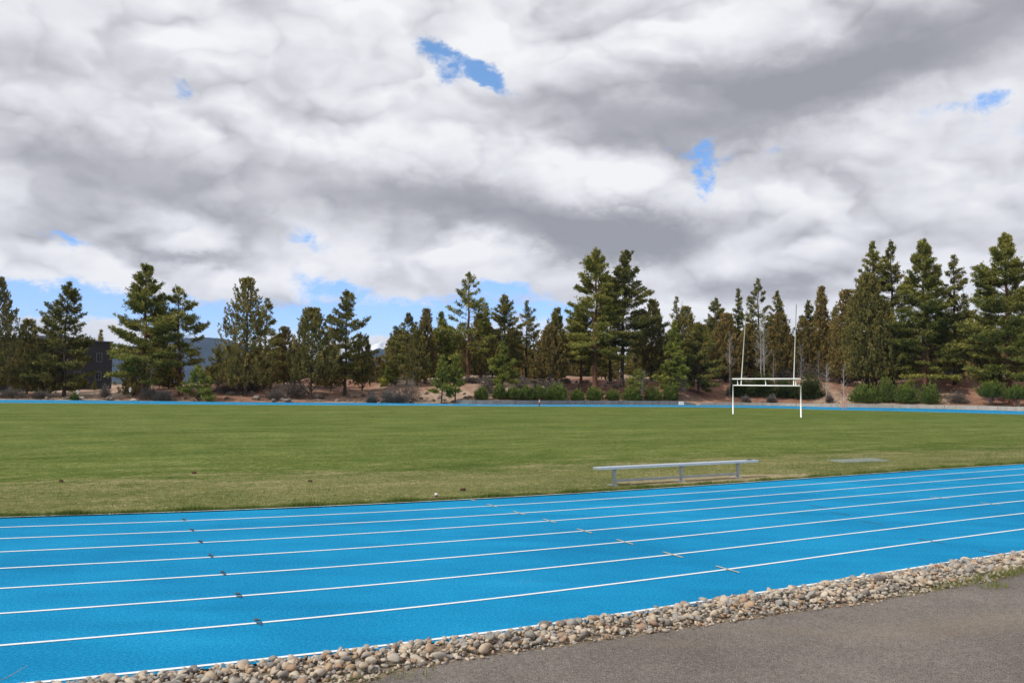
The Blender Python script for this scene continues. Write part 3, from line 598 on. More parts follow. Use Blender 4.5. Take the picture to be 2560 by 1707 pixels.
# kind, foot x, top y, crown width, distance, crown-bottom y, label   (x, y in the 2352 px photograph)
TREES = [
 ('juniper', -14, 640, 100, 101, 880, 'dark ragged juniper cut off by the left edge, beside the black building', {}),
 ('juniper', 62, 735, 66, 106, 890, 'short brownish juniper with a thin spiky top left of the tall dark juniper', {}),
 ('juniper', 100, 790, 110, 103, 895, 'low bushy olive juniper in front of the black building at far left', {'dens': 1.1}),
 ('bluegreen', 148, 646, 122, 102, 893, 'tall dark juniper-like tree with several pointed tops in front of the black building', {'dens': 1.15}),
 ('pine', 228, 757, 26, 175, 850, 'tiny distant pine poking above the black building roof', {}),
 ('pine', 328, 606, 158, 100, 860, 'tall full ponderosa with a straight red trunk just right of the black building', {'dens': 1.25}),
 ('pine', 416, 660, 128, 103, 820, 'airy ponderosa with a leaning red trunk, right of the tall full one', {'xt': 402, 'airy': True, 'dens': .95}),
 ('juniper', 306, 830, 70, 103, 903, 'small olive juniper hugging the left foot of the tall ponderosa by the building', {}),
 ('rusty', 388, 802, 64, 108, 896, 'small rusty juniper growing between the two ponderosas near the building', {}),
 ('juniper', 362, 770, 80, 112, 890, 'olive juniper filling the gap behind the two ponderosas near the building', {}),
 ('young', 456, 842, 80, 97, 914, 'small pale green young pine right beside the far track, left of the hills gap', {'dens': .8}),
 ('juniper', 484, 842, 58, 112, 905, 'low dark juniper in the gap where the blue hills show', {}),
 ('juniper', 564, 641, 130, 101, 880, 'tall brownish tree with a bare dark trunk and narrow top, left of the middle-left clump', {'dens': .62}),
 ('bluegreen', 608, 684, 82, 108, 880, 'grey-green pine with a thin pointed top just behind the tall brownish tree', {'airy': True}),
 ('rusty', 652, 752, 58, 111, 885, 'short spire juniper in the dip of the middle-left clump', {}),
 ('rusty', 590, 800, 84, 105, 893, 'low rusty juniper at the right foot of the tall brownish tree', {}),
 ('juniper', 714, 710, 112, 101, 860, 'round-topped brownish juniper with a stout dark trunk in the middle-left clump', {'dens': 1.1}),
 ('bluegreen', 793, 668, 100, 105, 852, 'tall loose pine with a broad top at the right of the middle-left clump', {'dens': .95}),
 ('juniper', 832, 770, 60, 108, 880, 'small dark juniper leaning against the right end of the middle-left clump', {}),
 ('rusty', 760, 795, 70, 108, 885, 'low rusty juniper between the round-topped juniper and the tall loose pine', {}),
 ('rusty', 868, 822, 44, 116, 880, 'lone small spire juniper below the snowy peak', {}),
 ('bluegreen', 848, 845, 50, 120, 885, 'low dark tree left of the lone spire juniper below the snowy peak', {}),
 ('young', 898, 832, 56, 112, 882, 'bushy green pine just right of the snowy peak gap', {}),
 ('bluegreen', 934, 720, 84, 109, 850, 'slim blue-green pine at the left end of the central wood', {'airy': True}),
 ('juniper', 958, 760, 70, 105, 875, 'dark juniper before the slim blue-green pine left in the central wood', {}),
 ('rusty', 977, 711, 62, 107, 860, 'rusty brown juniper with a pointed top beside the slim blue-green pine', {}),
 ('young', 1012, 716, 76, 110, 860, 'soft green pine behind, left of the tall airy pine with the forked top', {}),
 ('pine', 1074, 627, 104, 107, 800, 'tall airy pine with a forked top standing alone above the central wood', {'airy': True, 'dens': .9}),
 ('young', 1015, 820, 50, 96, 902, 'small bright green pine left of a pair beside the far track', {'dens': 1.1}),
 ('young', 1046, 815, 48, 97.5, 895, 'small bright green pine right of a pair beside the far track', {'dens': 1.0}),
 ('juniper', 1104, 724, 96, 110, 850, 'broad dark juniper at the right foot of the tall airy forked pine', {'dens': 1.1}),
 ('bluegreen', 1158, 678, 88, 110, 845, 'pointed pine with a bushy crown between the forked pine and the slim trunk', {}),
 ('young', 1154, 786, 70, 100, 878, 'small full green pine standing just above the low green bushes', {'dens': 1.1}),
 ('bluegreen', 1208, 692, 62, 112, 838, 'slender pine with a clear thin trunk and blue sky on its right', {'airy': True}),
 ('rusty', 1262, 752, 96, 105, 862, 'dense cone-shaped rusty juniper at the centre, lower half of a pair', {'dens': 1.35}),
 ('juniper', 1278, 709, 58, 108, 855, 'dark juniper whose rounded top rises behind the dense cone-shaped one', {'dens': 1.2}),
 ('pine', 1334, 700, 92, 107, 822, 'medium green pine with a dark trunk left of the tall red-trunked ponderosa', {'dens': 1.0}),
 ('pine', 1367, 570, 122, 103, 800, 'tallest central ponderosa with a thick red trunk, left one of the tall pair', {'dens': 1.25}),
 ('bluegreen', 1402, 640, 78, 110, 790, 'darker pine half hidden between the tall pair of ponderosas', {}),
 ('bluegreen', 1428, 576, 134, 105, 790, 'tall dark full pine with a bulging right side, right one of the tall pair', {'dens': 1.25, 'xt': 1436}),
 ('juniper', 1497, 690, 72, 109, 845, 'ragged juniper just right of the tall pair of pines', {}),
 ('young', 1466, 852, 60, 98.5, 893, 'thin yellowish sapling pine in front of the tall pair', {'dens': .55}),
 ('young', 1548, 738, 66, 99.5, 890, 'dense bright green cone-shaped pine left of the bare dirt slope', {'dens': 1.45}),
 ('bluegreen', 1604, 742, 82, 101, 885, 'dark green dense pine between the bright cone-shaped one and the dirt slope', {'dens': 1.35}),
 ('juniper', 1574, 706, 84, 107, 870, 'olive juniper rising behind the bright cone-shaped pine', {}),
 ('bluegreen', 1554, 680, 46, 118, 850, 'very thin pointed pine top behind the bright cone-shaped pine', {'airy': True}),
 ('rusty', 1668, 722, 84, 110, 858, 'broad rusty juniper left of the left goal upright', {'dens': 1.2}),
 ('bluegreen', 1644, 684, 84, 116, 848, 'wide pine with a double top behind the broad rusty juniper', {}),
 ('bluegreen', 1696, 662, 44, 118, 846, 'thin tall pine directly left of the left goal upright', {}),
 ('bluegreen', 1742, 638, 82, 117, 846, 'tall open pine between the two goal uprights, highest there', {'airy': True, 'dens': 1.1}),
 ('bluegreen', 1786, 668, 62, 116, 846, 'round-shouldered pine between the uprights, right of the tallest one there', {}),
 ('rusty', 1722, 745, 76, 112, 858, 'rusty juniper just right of the left goal upright', {}),
 ('rusty', 1792, 722, 86, 111, 858, 'olive-brown juniper just left of the right goal upright', {'dens': 1.2}),
 ('rusty', 1846, 738, 74, 112, 858, 'rusty brown juniper just right of the right goal upright', {}),
 ('bluegreen', 1858, 690, 58, 117, 846, 'small pine top behind the rusty juniper right of the goal', {}),
 ('rusty', 1888, 660, 50, 112, 856, 'narrow spire juniper, the most pointed one right of the goal', {'dens': 1.2}),
 ('bluegreen', 1918, 706, 48, 117, 850, 'small pine in the notch right of the narrow spire juniper', {}),
 ('rusty', 1944, 668, 74, 108, 862, 'tall rusty juniper on the left shoulder of the right-hand group', {'dens': 1.15}),
 ('pine', 2008, 553, 84, 109, 720, 'left one of twin tall ponderosas in the right-hand group', {'dens': 1.05}),
 ('bluegreen', 2050, 551, 84, 110.5, 760, 'right one of twin tall ponderosas, with a visible dark trunk', {'dens': 1.05}),
 ('juniper', 1992, 632, 132, 103, 856, 'very broad olive juniper at the foot of the twin tall ponderosas', {'dens': 1.35}),
 ('rusty', 2050, 742, 76, 107, 858, 'orange-brown juniper below the right twin ponderosa', {'dens': 1.1}),
 ('pine', 2124, 548, 142, 102.5, 858, 'big full ponderosa branching down to the ground, right of the twin pair', {'dens': 1.4}),
 ('bluegreen', 2194, 582, 92, 106, 790, 'tall open pine with a long clear trunk between the two big full ones at right', {'airy': True, 'dens': 1.15}),
 ('bluegreen', 2222, 690, 54, 112, 850, 'low dark pine behind the tall open pine at right', {}),
 ('bluegreen', 2160, 720, 70, 109, 850, 'dark pine squeezed behind the big full ponderosa at right', {}),
 ('pine', 2316, 537, 172, 101, 862, 'largest dense ponderosa at the right edge of the photo', {'dens': 1.45}),
 ('rusty', 2264, 775, 78, 103, 862, 'brownish juniper tucked at the left foot of the largest ponderosa at the right edge', {'dens': 1.1}),
]
for i, (k, xb, top, w, Y, cbz, lab, kw) in enumerate(TREES): tree(k, xb, top, w, Y, cbz, lab, 100+i, **kw)
# ---- wood behind: copies of a few prototypes
def proto(kind, seed, Ht=9., Rr=2.1, cb=.7, **kw):
    r = np.random.default_rng(seed); g = empty(NAMES[kind], (0, 0, 0)); tb, V, F, T = pine_data(Ht, Rr, cb, r, kind=kind, **kw)
    tb.build('trunk', M['bark_dark'], g, smooth=True); mesh_np('crown', V, F, M[kind], T, parent=g); return g
def dup(root):
    c = root.copy(); col.objects.link(c)
    for ch in list(root.children):
        d = ch.copy(); col.objects.link(d); d.parent = c
    return c
PR = {k: [proto(k, 900+j*7+hash_, dens=1.) for j in range(2)] for k, hash_ in (('bluegreen', 1), ('rusty', 2), ('juniper', 3))}
used = set(); rw = np.random.default_rng(77)
for zone, (x0, x1, t0, t1, n, y0, y1) in {'left': (500, 850, 785, 835, 20, 114, 150), 'centre': (900, 1580, 755, 825, 64, 116, 160), 'right': (1590, 1970, 745, 815, 40, 120, 155), 'edge': (1960, 2420, 720, 820, 40, 118, 160), 'hedge': (-30, 260, 850, 880, 5, 112, 116)}.items():
    for j in range(n):
        kind = rw.choice(['bluegreen', 'bluegreen', 'rusty', 'juniper']); P_ = PR[kind][j % 2]; g = P_ if P_.name not in used else dup(P_); used.add(P_.name)
        xz = x0+(x1-x0)*((j*.618034) % 1.); Y = EY(xz)-98+rw.uniform(y0, y1); X_ = bearing(xz, Y); zb = Hs(X_, Y); Ht = height_at(xz, rw.uniform(t0, t1), Y)-zb
        s = Ht/9.; g.location = (X_, Y, zb); wsc = s*rw.uniform(.9, 1.35); g.scale = (wsc, wsc, s); g.rotation_euler = (0, 0, rw.uniform(0, 6.28))
        where = {'left': 'in the wood behind the middle-left clump', 'centre': 'in the wood behind the central trees', 'right': 'in the wood behind the goal', 'edge': 'in the wood behind the big right-hand trees', 'hedge': 'low in the shade in front of the black building'}[zone]
        tag(g, {'bluegreen': 'dark background pine half hidden ', 'rusty': 'rusty background juniper half hidden ', 'juniper': 'olive background juniper half hidden '}[kind]+where, 'tree', {'bluegreen': 'dark background pines ', 'rusty': 'rusty background junipers ', 'juniper': 'olive background junipers '}[kind]+where)
for L_ in PR.values():
    for P_ in L_:
        if P_.name not in used:
            for ch in list(P_.children): bpy.data.objects.remove(ch)
            bpy.data.objects.remove(P_)

# ---------------------------------------------------------------- bare aspens
def bare_tree(xz, base_y, top_y, wz, Y, label, mat, seed, dens=1., multi=1):
    Y = clear_wall(xz, EY(xz)+Y-96); r = np.random.default_rng(seed); x = bearing(xz, Y); zb = Hs(x, Y); Ht = height_at(xz, top_y, Y)-zb; Rr = wz*K/2*Y/FPX
    g = empty('bare_tree', (x, Y, zb)); tag(g, label, 'bare tree'); tb = MB(); tw = MB()
    for m_ in range(multi):
        bx, by = (r.normal(0, .12*Rr, 2) if multi > 1 else (0, 0)); lx = r.normal(0, .25*Rr) if multi > 1 else r.normal(0, .05)
        tp = [np.array([bx+lx*t+r.normal(0, .02), by, Ht*t*(1 if m_ == 0 else .8)-.05]) for t in np.linspace(0, 1, 7)]
        tb.tube(tp, [max(.012, (.010*Ht+.025)*(1-t)**.8/multi**.3) for t in np.linspace(0, 1, 7)], 6)
        nb = int(16*dens*Ht/3/multi)+5
        for j in range(nb):
            t = r.uniform(.28, .97); p0 = np.array([np.interp(t, np.linspace(0, 1, 7), [p[i] for p in tp]) for i in range(3)]); a = r.uniform(0, 6.28); e = R(r.uniform(28, 62)); L = Rr*(1.15-t*.6)*r.uniform(.5, 1.15)
            d = np.array([math.cos(a)*math.cos(e), math.sin(a)*math.cos(e), math.sin(e)]); p1 = p0+d*L*.5; p2 = p0+d*L+np.array([0, 0, .12*L]); tw.tube([p0, p1, p2], [.015, .010, .005], 3, cap=False)
            for q in range(int(5*dens)+1):
                u = r.uniform(.25, 1); c = p0+(p2-p0)*u; dd = d+r.normal(0, .45, 3); dd /= np.linalg.norm(dd); l2 = L*r.uniform(.2, .5); tw.tube([c, c+dd*l2], [.007, .003], 3, cap=False)
    tb.build('trunk', mat, g, smooth=True); tw.build('branches', mat, g); return g
for a in [(1676, 870, 766, 40, 103, 'bare white aspen left of the left goal upright', 'bark_pale', 1), (1749, 862, 716, 44, 107, 'tallest bare white aspen between the goal uprights', 'bark_pale', 2.2),
          (1776, 872, 800, 22, 106, 'thin bare grey sapling right of the tallest white aspen', 'bark_grey', 1), (1840, 868, 792, 40, 106, 'bare twiggy grey sapling just right of the right goal upright', 'bark_grey', 1.5),
          (1880, 874, 812, 26, 105, 'bare thin sapling left of a pair right of the clipped hedge', 'bark_grey', 1), (1899, 884, 832, 28, 103, 'bare pale sapling at the right end of the clipped hedge', 'bark_pale', 1),
          (1938, 888, 834, 30, 102, 'bare white-stemmed sapling on the open dirt left of the broad olive juniper', 'bark_pale', 1), (1475, 914, 850, 34, 97, 'white-stemmed bare sapling behind the green wall bushes', 'bark_pale', 1),
          (1569, 912, 858, 42, 97.5, 'low bare grey bush at the right end of the central wall', 'bark_grey', 2), (1567, 800, 690, 34, 113, 'bare pale treetop sticking out behind the bright cone-shaped pine', 'bark_pale', 1.6),
          (1505, 850, 820, 30, 112, 'small bare grey thicket stem behind the yellowish sapling', 'bark_grey', 1.2), (345, 900, 838, 16, 98, 'thin dead reddish stem at the foot of the tall ponderosa', 'bark_grey', .4)]:
    bare_tree(*a[:6], M[a[6]], 40+int(a[0]), a[7], 2 if a[7] > 1.9 else 1)

# ================================================================ shrubs
def shrub_mesh(name, wx, h, r, mat, mode='broom', n=900, parent=None):
    """foliage filling a rounded mound wx wide and h high"""
    k = 4; h = h*r.uniform(.86, 1.08)
    a = r.uniform(0, 6.28, n); q = r.uniform(0, 1, n)**.45; el = np.arccos(r.uniform(0, 1, n)**(.8)); lobes = 1+.16*np.sin(a*3+r.uniform(0, 6))+np.where(r.uniform(0, 1, n) < .16, r.uniform(0, .38, n), 0)+.12*np.sin(a*7+r.uniform(0, 6))+.10*np.sin(el*9+a*4)
    d = np.c_[np.cos(a)*np.sin(el), np.sin(a)*np.sin(el), np.cos(el)]; C = d*(q*lobes)[:, None]*np.array([wx/2, wx/2*.85, h*.9])
    if mode == 'broom': A = d*.5+np.array([0, 0, 1.3]); V, F = tuftblades(C, A, k, min(.34, h*.25+.06), .06, r, .4, .05)
    elif mode == 'sage': A = d*1.3+np.array([0, 0, .5]); V, F = tuftblades(C, A, k, .26, .030, r, .5, .06)
    else: A = d*1.; V, F = tuftblades(C, A, k, .14, .075, r, .7, .04)
    T = np.repeat(np.clip(r.normal(.42, .13, n)+.30*(C[:, 2]/h-.5), 0, 1), k)+r.normal(0, .1, n*k); V[:, 2] = np.maximum(V[:, 2], -.05); return mesh_np(name, V, F, M[mat], np.clip(T, 0, 1), parent=parent)  # tint painted lighter on top and darker below, imitating shade at the foot
def shrub(xz, base_y, top_y, wz, Y, label, mode='broom', seed=0, name='broom_bush', cat='bush', n=None, stems=False, group=None):
    Y = clear_wall(xz, EY(xz)+Y); r = np.random.default_rng(500+seed); x = bearing(xz, Y); zb = Hs(x, Y); sc = Y/FPX*K; h = max(.3, (height_at(xz, top_y, Y)-zb)); w = wz*sc; g = empty(name, (x, Y, zb)); tag(g, label, cat, group); n = n or int(420*max(w, .8)*max(h, .6))
    if stems:
        b = MB()
        for j in range(16): a = r.uniform(0, 6.28); q = r.uniform(.25, .9); b.tube([(r.normal(0, .08), r.normal(0, .08), -.05), (math.cos(a)*w*.22*q, math.sin(a)*w*.2*q, h*.35), (math.cos(a)*w*.42*q, math.sin(a)*w*.4*q, h*.8)], [.03, .022, .01], 4)
        b.build('stems', M['bark_grey'], g); f = shrub_mesh('foliage', w, h*.66, r, {'broom': 'broom', 'sage': 'sage', 'hedge': 'hedge'}[mode], mode, n, g); f.location.z = h*.36
    else:
        f = shrub_mesh('foliage', w, h, r, {'broom': 'broom', 'sage': 'sage', 'hedge': 'hedge'}[mode], mode, n, g)
        b = MB()
        for j in range(7): a = r.uniform(0, 6.28); q = r.uniform(.2, .8); b.tube([(0, 0, -.05), (math.cos(a)*w*.3*q, math.sin(a)*w*.3*q, h*.55)], [.025, .012], 4)
        b.build('stems', M['bark_grey'], g)
    return g
# x, (unused), top y, width, metres beyond the track edge, label
for i, a in enumerate([
 (1107, 0, 893, 34, 1.2, 'dark green low bush at the left end of the central grey wall'), (1148, 0, 887, 36, 1.2, 'first rounded green bush of the touching row above the central grey wall'),
 (1180, 0, 890, 40, 1.2, 'second green bush of the touching row above the central grey wall'), (1212, 0, 888, 40, 1.2, 'third green bush of the touching row above the central grey wall'),
 (1240, 0, 886, 38, 1.2, 'last, tallest green bush of the touching row, directly above the red and white marker'), (1281, 0, 888, 50, 1.3, 'wide separate green bush right of the touching row'),
 (1326, 0, 897, 34, 1.2, 'small dark green bush between two wider ones above the grey wall'), (1365, 0, 891, 44, 1.3, 'rounded yellow-green bush below the tallest central ponderosa'),
 (1407, 0, 899, 34, 1.2, 'low sparse bush below the tall pair of pines'), (1452, 0, 894, 48, 1.2, 'dark-bottomed green bush left of the white-stemmed sapling'),
 (1500, 0, 895, 42, 1.3, 'olive bush right of the white-stemmed sapling'), (1541, 0, 889, 38, 1.2, 'bright-topped green bush just left of the white sign')]):
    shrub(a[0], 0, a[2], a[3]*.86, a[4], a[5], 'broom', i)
for i, a in enumerate([(1987, 886, 76, 2.6, 'leftmost, widest green bush of the four right of the goal', 0), (2036, 872, 42, 2.8, 'tallest green bush of the four right of the goal', 0), (2082, 880, 56, 2.4, 'third green bush of the four right of the goal', 0),
                       (2135, 882, 44, 2.4, 'rightmost green bush of the four right of the goal', 0), (2277, 877, 60, 1.4, 'green bush with bare spreading stems near the right edge', 1), (2337, 885, 56, 1.4, 'yellow-green bush with bare stems cut by the right edge', 1)]):
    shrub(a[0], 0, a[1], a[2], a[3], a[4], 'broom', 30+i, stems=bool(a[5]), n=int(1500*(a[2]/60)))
for i, a in enumerate([(1700, 868, 58, 7.5, 'leftmost lobe of the clipped hedge behind the goal', ), (1752, 862, 60, 8.0, 'second lobe of the clipped hedge, behind the middle of the goal'),
                       (1806, 867, 62, 8.0, 'third lobe of the clipped hedge, behind the right half of the goal'), (1860, 864, 60, 8.0, 'rightmost lobe of the clipped hedge, past the right goal post')]):
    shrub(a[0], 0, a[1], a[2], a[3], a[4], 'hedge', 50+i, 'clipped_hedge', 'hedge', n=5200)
SG = [(345, 888, 46, 2., 'grey sagebrush under the tall ponderosa by the building'), (376, 897, 42, 1., 'pale low sagebrush at the track edge right of the tall ponderosa'), (522, 871, 62, 7., 'grey sagebrush on the rocky bank left of the tall brownish tree'),
      (575, 878, 40, 8.5, 'pale sagebrush behind the rocky bank under the tall brownish tree'), (680, 871, 60, 6., 'big dark grey sagebrush in front of the round-topped juniper'), (634, 897, 44, 2.5, 'grey sagebrush low on the bank, left of the big dark one'),
      (938, 868, 66, 2.4, 'largest round sagebrush, right at the track below the blue-green pine'), (895, 896, 40, 1.1, 'low grey sagebrush left of the largest round one'), (920, 902, 34, .9, 'small grey sagebrush at the foot of the largest round one'), (855, 909, 22, .9, 'dark little sagebrush at the foot of the red bank'),
      (1083, 867, 42, 9., 'pale sagebrush under the tall airy forked pine'), (1118, 862, 34, 4.5, 'brown twiggy shrub behind the dark low bush at the wall end'), (1197, 862, 38, 8.5, 'pale grey sagebrush under the slender pine'), (1270, 863, 50, 6.5, 'pale grey sagebrush below the cone-shaped juniper'), (1232, 876, 18, 5., 'tiny grey sagebrush left of the one below the cone-shaped juniper'),
      (1800, 838, 46, 14., 'grey twiggy thicket behind the clipped hedge'), (1848, 836, 60, 15., 'taller grey thicket behind the right part of the clipped hedge'), (1912, 838, 56, 14., 'grey thicket right of the clipped hedge'), (2200, 900, 46, 4., 'pale grey shrub on the bare dirt right of the four green bushes'),
      (1905, 905, 14, 4., 'small dry bush on the red dirt right of the goal'), (1773, 907, 22, 2.6, 'dry pale tuft on the red dirt seen through the goal'), (1713, 912, 18, 2.4, 'dry grey tuft on the red dirt near the left goal post'), (30, 893, 60, 2.5, 'grey leafless shrub in the shade at the far left'), (95, 898, 40, 2., 'small grey shrub in front of the dark trees at far left'), (243, 885, 22, 3, 'pale shrub against the black building below its windows')]
for i, a in enumerate(SG): shrub(a[0], 0, a[1], a[2], a[3], a[4], 'sage', 60+i, 'sagebrush', 'shrub', n=int(300+900*a[2]/60))
shrub(172, 0, 905, 16, .9, 'small bright green bush beside the pale boulder at far left', 'broom', 99, n=260)

# ---------------------------------------------------------------- low walls along the far bend
def m_conc(name, lo, hi):
    m, nt, b = material(name, .9, .2); p = geopos(nt); v = noise(nt, vmap(nt, p, (1, 1, .4)), 1.6, 5, .65); w = noise(nt, p, 9, 3, .6); setc(nt, b, ramp(nt, v*.65+w*.35, [(.32, lo), (.62, hi)])); bump(nt, b, w, .3, .02); return m
M['wall_shaded'] = m_conc('shaded_grey_concrete', (.13, .13, .125), (.24, .235, .225)); M['wall_sunlit'] = m_conc('sunlit_tan_concrete', (.26, .235, .20), (.42, .385, .335)); M['joint'] = m_flat('wall_joint', (.05, .05, .048))  # same concrete twice: shade painted into the grey, sunlight into the tan
def low_wall(x0, x1, hfun, mat, name, label, joint_every=2.4):
    far = OUT[OUT[:, 1] > 70]; px = 1280+FPX*far[:, 0]/far[:, 1]; o = np.argsort(px); px, far = px[o], far[o]
    g = empty(name, (float(np.interp((x0+x1)/2, px, far[:, 0])), float(np.interp((x0+x1)/2, px, far[:, 1])), 0)); tag(g, label, 'low wall'); gx0, gy0 = g.location[0], g.location[1]
    xs = np.arange(x0, x1+1, 12.); P = np.c_[np.interp(xs, px, far[:, 0]), np.interp(xs, px, far[:, 1])]; t = np.gradient(P, axis=0); t /= np.linalg.norm(t, axis=1)[:, None]; n = np.c_[-t[:, 1], t[:, 0]]
    b = MB(); A = P+n*.22; B = P+n*.50; V = []
    for q, (a, c) in enumerate(zip(A, B)):
        h = hfun(xs[q]); V += [(a[0]-gx0, a[1]-gy0, -.1), (a[0]-gx0, a[1]-gy0, h), (c[0]-gx0, c[1]-gy0, h), (c[0]-gx0, c[1]-gy0, -.1)]
    F = [(i*4+k, (i+1)*4+k, (i+1)*4+(k+1) % 4, i*4+(k+1) % 4) for i in range(len(xs)-1) for k in range(4)]+[(0, 1, 2, 3), tuple((len(xs)-1)*4+k for k in (3, 2, 1, 0))]
    b.v = V; b.f = F; b.build('concrete', mat, g)
    L = np.r_[0, np.cumsum(np.linalg.norm(np.diff(A, axis=0), axis=1))]; j = MB()
    for d in np.arange(joint_every, L[-1], joint_every):
        c = np.array([np.interp(d, L, A[:, 0]), np.interp(d, L, A[:, 1])]); k = int(np.searchsorted(L, d))-1; h = hfun(np.interp(d, L, xs)); j.box((c[0]-gx0-n[k][0]*.004, c[1]-gy0-n[k][1]*.004, h/2), (.035, .02, h-.02), math.atan2(t[k][1], t[k][0]))
    j.build('joints', M['joint'], g); return g
low_wall(1142, 1748, lambda x: float(np.interp(x, [1142, 1150, 1690, 1712, 1748], [.44, .47, .50, .45, .12])), M['wall_shaded'], 'retaining_wall', 'long low shaded grey concrete wall below the row of green bushes')
low_wall(1752, 2108, lambda x: float(np.interp(x, [1752, 1790, 1960, 2108], [.22, .34, .36, .36])), M['wall_sunlit'], 'retaining_wall', 'lower weathered brown-grey concrete wall seen through the goal', 4.5)
low_wall(2112, 2700, lambda x: float(np.interp(x, [2112, 2560, 2700], [.40, .50, .50])), M['wall_sunlit'], 'retaining_wall', 'sunlit beige concrete wall curving out at the right edge', 6.)

# ---------------------------------------------------------------- rocks on the bank
def m_rock():
    m, nt, b = material('lava_rock', .95, .1); p = objco(nt); oi = nt.nodes.new('ShaderNodeObjectInfo'); v = noise(nt, p, 2.2, 5, .7)+(X(nt, oi.outputs['Random'])-.5)*.3
    setc(nt, b, ramp(nt, v, [(.3, (.07, .055, .048)), (.5, (.17, .14, .12)), (.7, (.31, .26, .22))])); bump(nt, b, v, .8, .08); return m
M['rock'] = m_rock(); rk = np.random.default_rng(21); ROCKM = []
for j in range(6):
    V0, F0 = ICO[2]; me_o = mesh_np('rock', rock_shape(V0, rk, .3, 8)*np.array([1, .8, .6]), F0, M['rock']); ROCKM.append(me_o.data); bpy.data.objects.remove(me_o)
ZR = [((470, 1000), (1.2, 9), 60, .34, 'dark lava rock scattered on the bank below the middle-left clump of trees'), ((1010, 1130), (1.5, 6), 16, .26, 'brown rock on the dirt bank beside the pair of small bright pines'),
      ((1215, 1560), (9, 16), 58, .36, 'grey rock in the line of stones under the central ponderosas'), ((1560, 1960), (13, 20), 44, .40, 'grey boulder in the dark rock line behind the goal and aspens'), ((1640, 1950), (2, 6), 16, .20, 'small dark stone on the red dirt slope seen around the goal'),
      ((2160, 2350), (12, 18), 26, .38, 'pale rock in the pile between the big right-hand pines'), ((60, 470), (1., 4), 22, .28, 'grey rock at the track edge near the black building and ponderosas'), ((1120, 1560), (2.4, 6), 34, .16, 'small stone on the orange dirt above the green wall bushes')]
for (xr, dr, n, sz, lab) in ZR:
    for j in range(n):
        xz = rk.uniform(*xr); Y = clear_wall(xz, EY(xz)+rk.uniform(*dr)); X_ = bearing(xz, Y); s = sz*np.exp(rk.normal(0, .35)); o = link(bpy.data.objects.new('lava_rock', ROCKM[rk.integers(0, 6)]))
        o.location = (X_, Y, Hs(X_, Y)+s*.18); o.scale = (s*rk.uniform(.9, 1.5), s, s*rk.uniform(.8, 1.2)); o.rotation_euler = (rk.normal(0, .2), rk.normal(0, .2), rk.uniform(0, 6.28)); tag(o, lab, 'rock', 'rocks: '+lab)
M['pale_rock'] = m_flat('pale_rock', (.50, .46, .40), .9, .25, 4)
for xz, dd, s, lab in ((183, 1.5, .55, 'large pale boulder with a small bush, in front of the black building'), (308, .9, .34, 'pale flat boulder at the track edge under the tall ponderosa')):
    Y = EY(xz)+dd; X_ = bearing(xz, Y); me2 = ROCKM[0].copy(); me2.materials.clear(); me2.materials.append(M['pale_rock']); o = link(bpy.data.objects.new('pale_boulder', me2)); o.location = (X_, Y, Hs(X_, Y)+.12); o.scale = (s*1.3, s*.8, s*.7); tag(o, lab, 'boulder')
# dry tufts and twigs on the bank
def litter():
    r = np.random.default_rng(3); n = 9000; xz = r.uniform(-20, 2400, n); Y = np.interp(xz, _EX, _EY)+.8+r.exponential(6, n); q = np.array([ray(v*K, 958) for v in xz]); Xx = q[:, 0]/q[:, 1]*Y; P = np.c_[Xx, Y]; z = H(P); cl = (np.sin(Xx*1.3)+np.sin(Y*1.7+Xx*.6))>.1; P, z = P[cl], z[cl]
    C = np.c_[P, z]; k = 6; V, F = tuftblades(C, np.tile([0, 0, 1.], (len(C), 1)), k, .20, .03, r, .8, .12); return V, F, np.repeat(np.clip(r.normal(.4, .25, len(C)), 0, 1), k)
V, F, T = litter(); tag(mesh_np('dry_grass', V, F, M['dry'], T), 'sparse dry grass and twigs over the brown bank', 'dry grass', kind='stuff')
# weeds at the asphalt edge
def weeds():
    r = np.random.default_rng(8); C = []
    for x, y, n, sp in ((2343, 1475, 90, .35), (2400, 1462, 120, .4), (2470, 1446, 380, .5), (2520, 1434, 420, .45), (2560, 1422, 300, .5), (2485, 1466, 110, .10), (2350, 1462, 60, .3), (1015, 1690, 40, .12), (870, 1704, 50, .2)):
        c = np.array(gnd(x, y)); p = c+TD*r.normal(0, sp, (n, 1))+ND*r.normal(0, .05, (n, 1)); C.append(np.c_[p, np.zeros(n)])
    C = np.concatenate(C); V, F = blades(C, r.uniform(.03, .10, len(C)), r.uniform(.004, .009, len(C)), r, .9); return V, F, np.clip(r.normal(.55, .2, len(C)), 0, 1)
V, F, T = weeds(); tag(mesh_np('weeds', V, F, M['blade'], T), 'yellow-green weeds sprouting along the asphalt and gravel edge', 'weeds', kind='stuff')

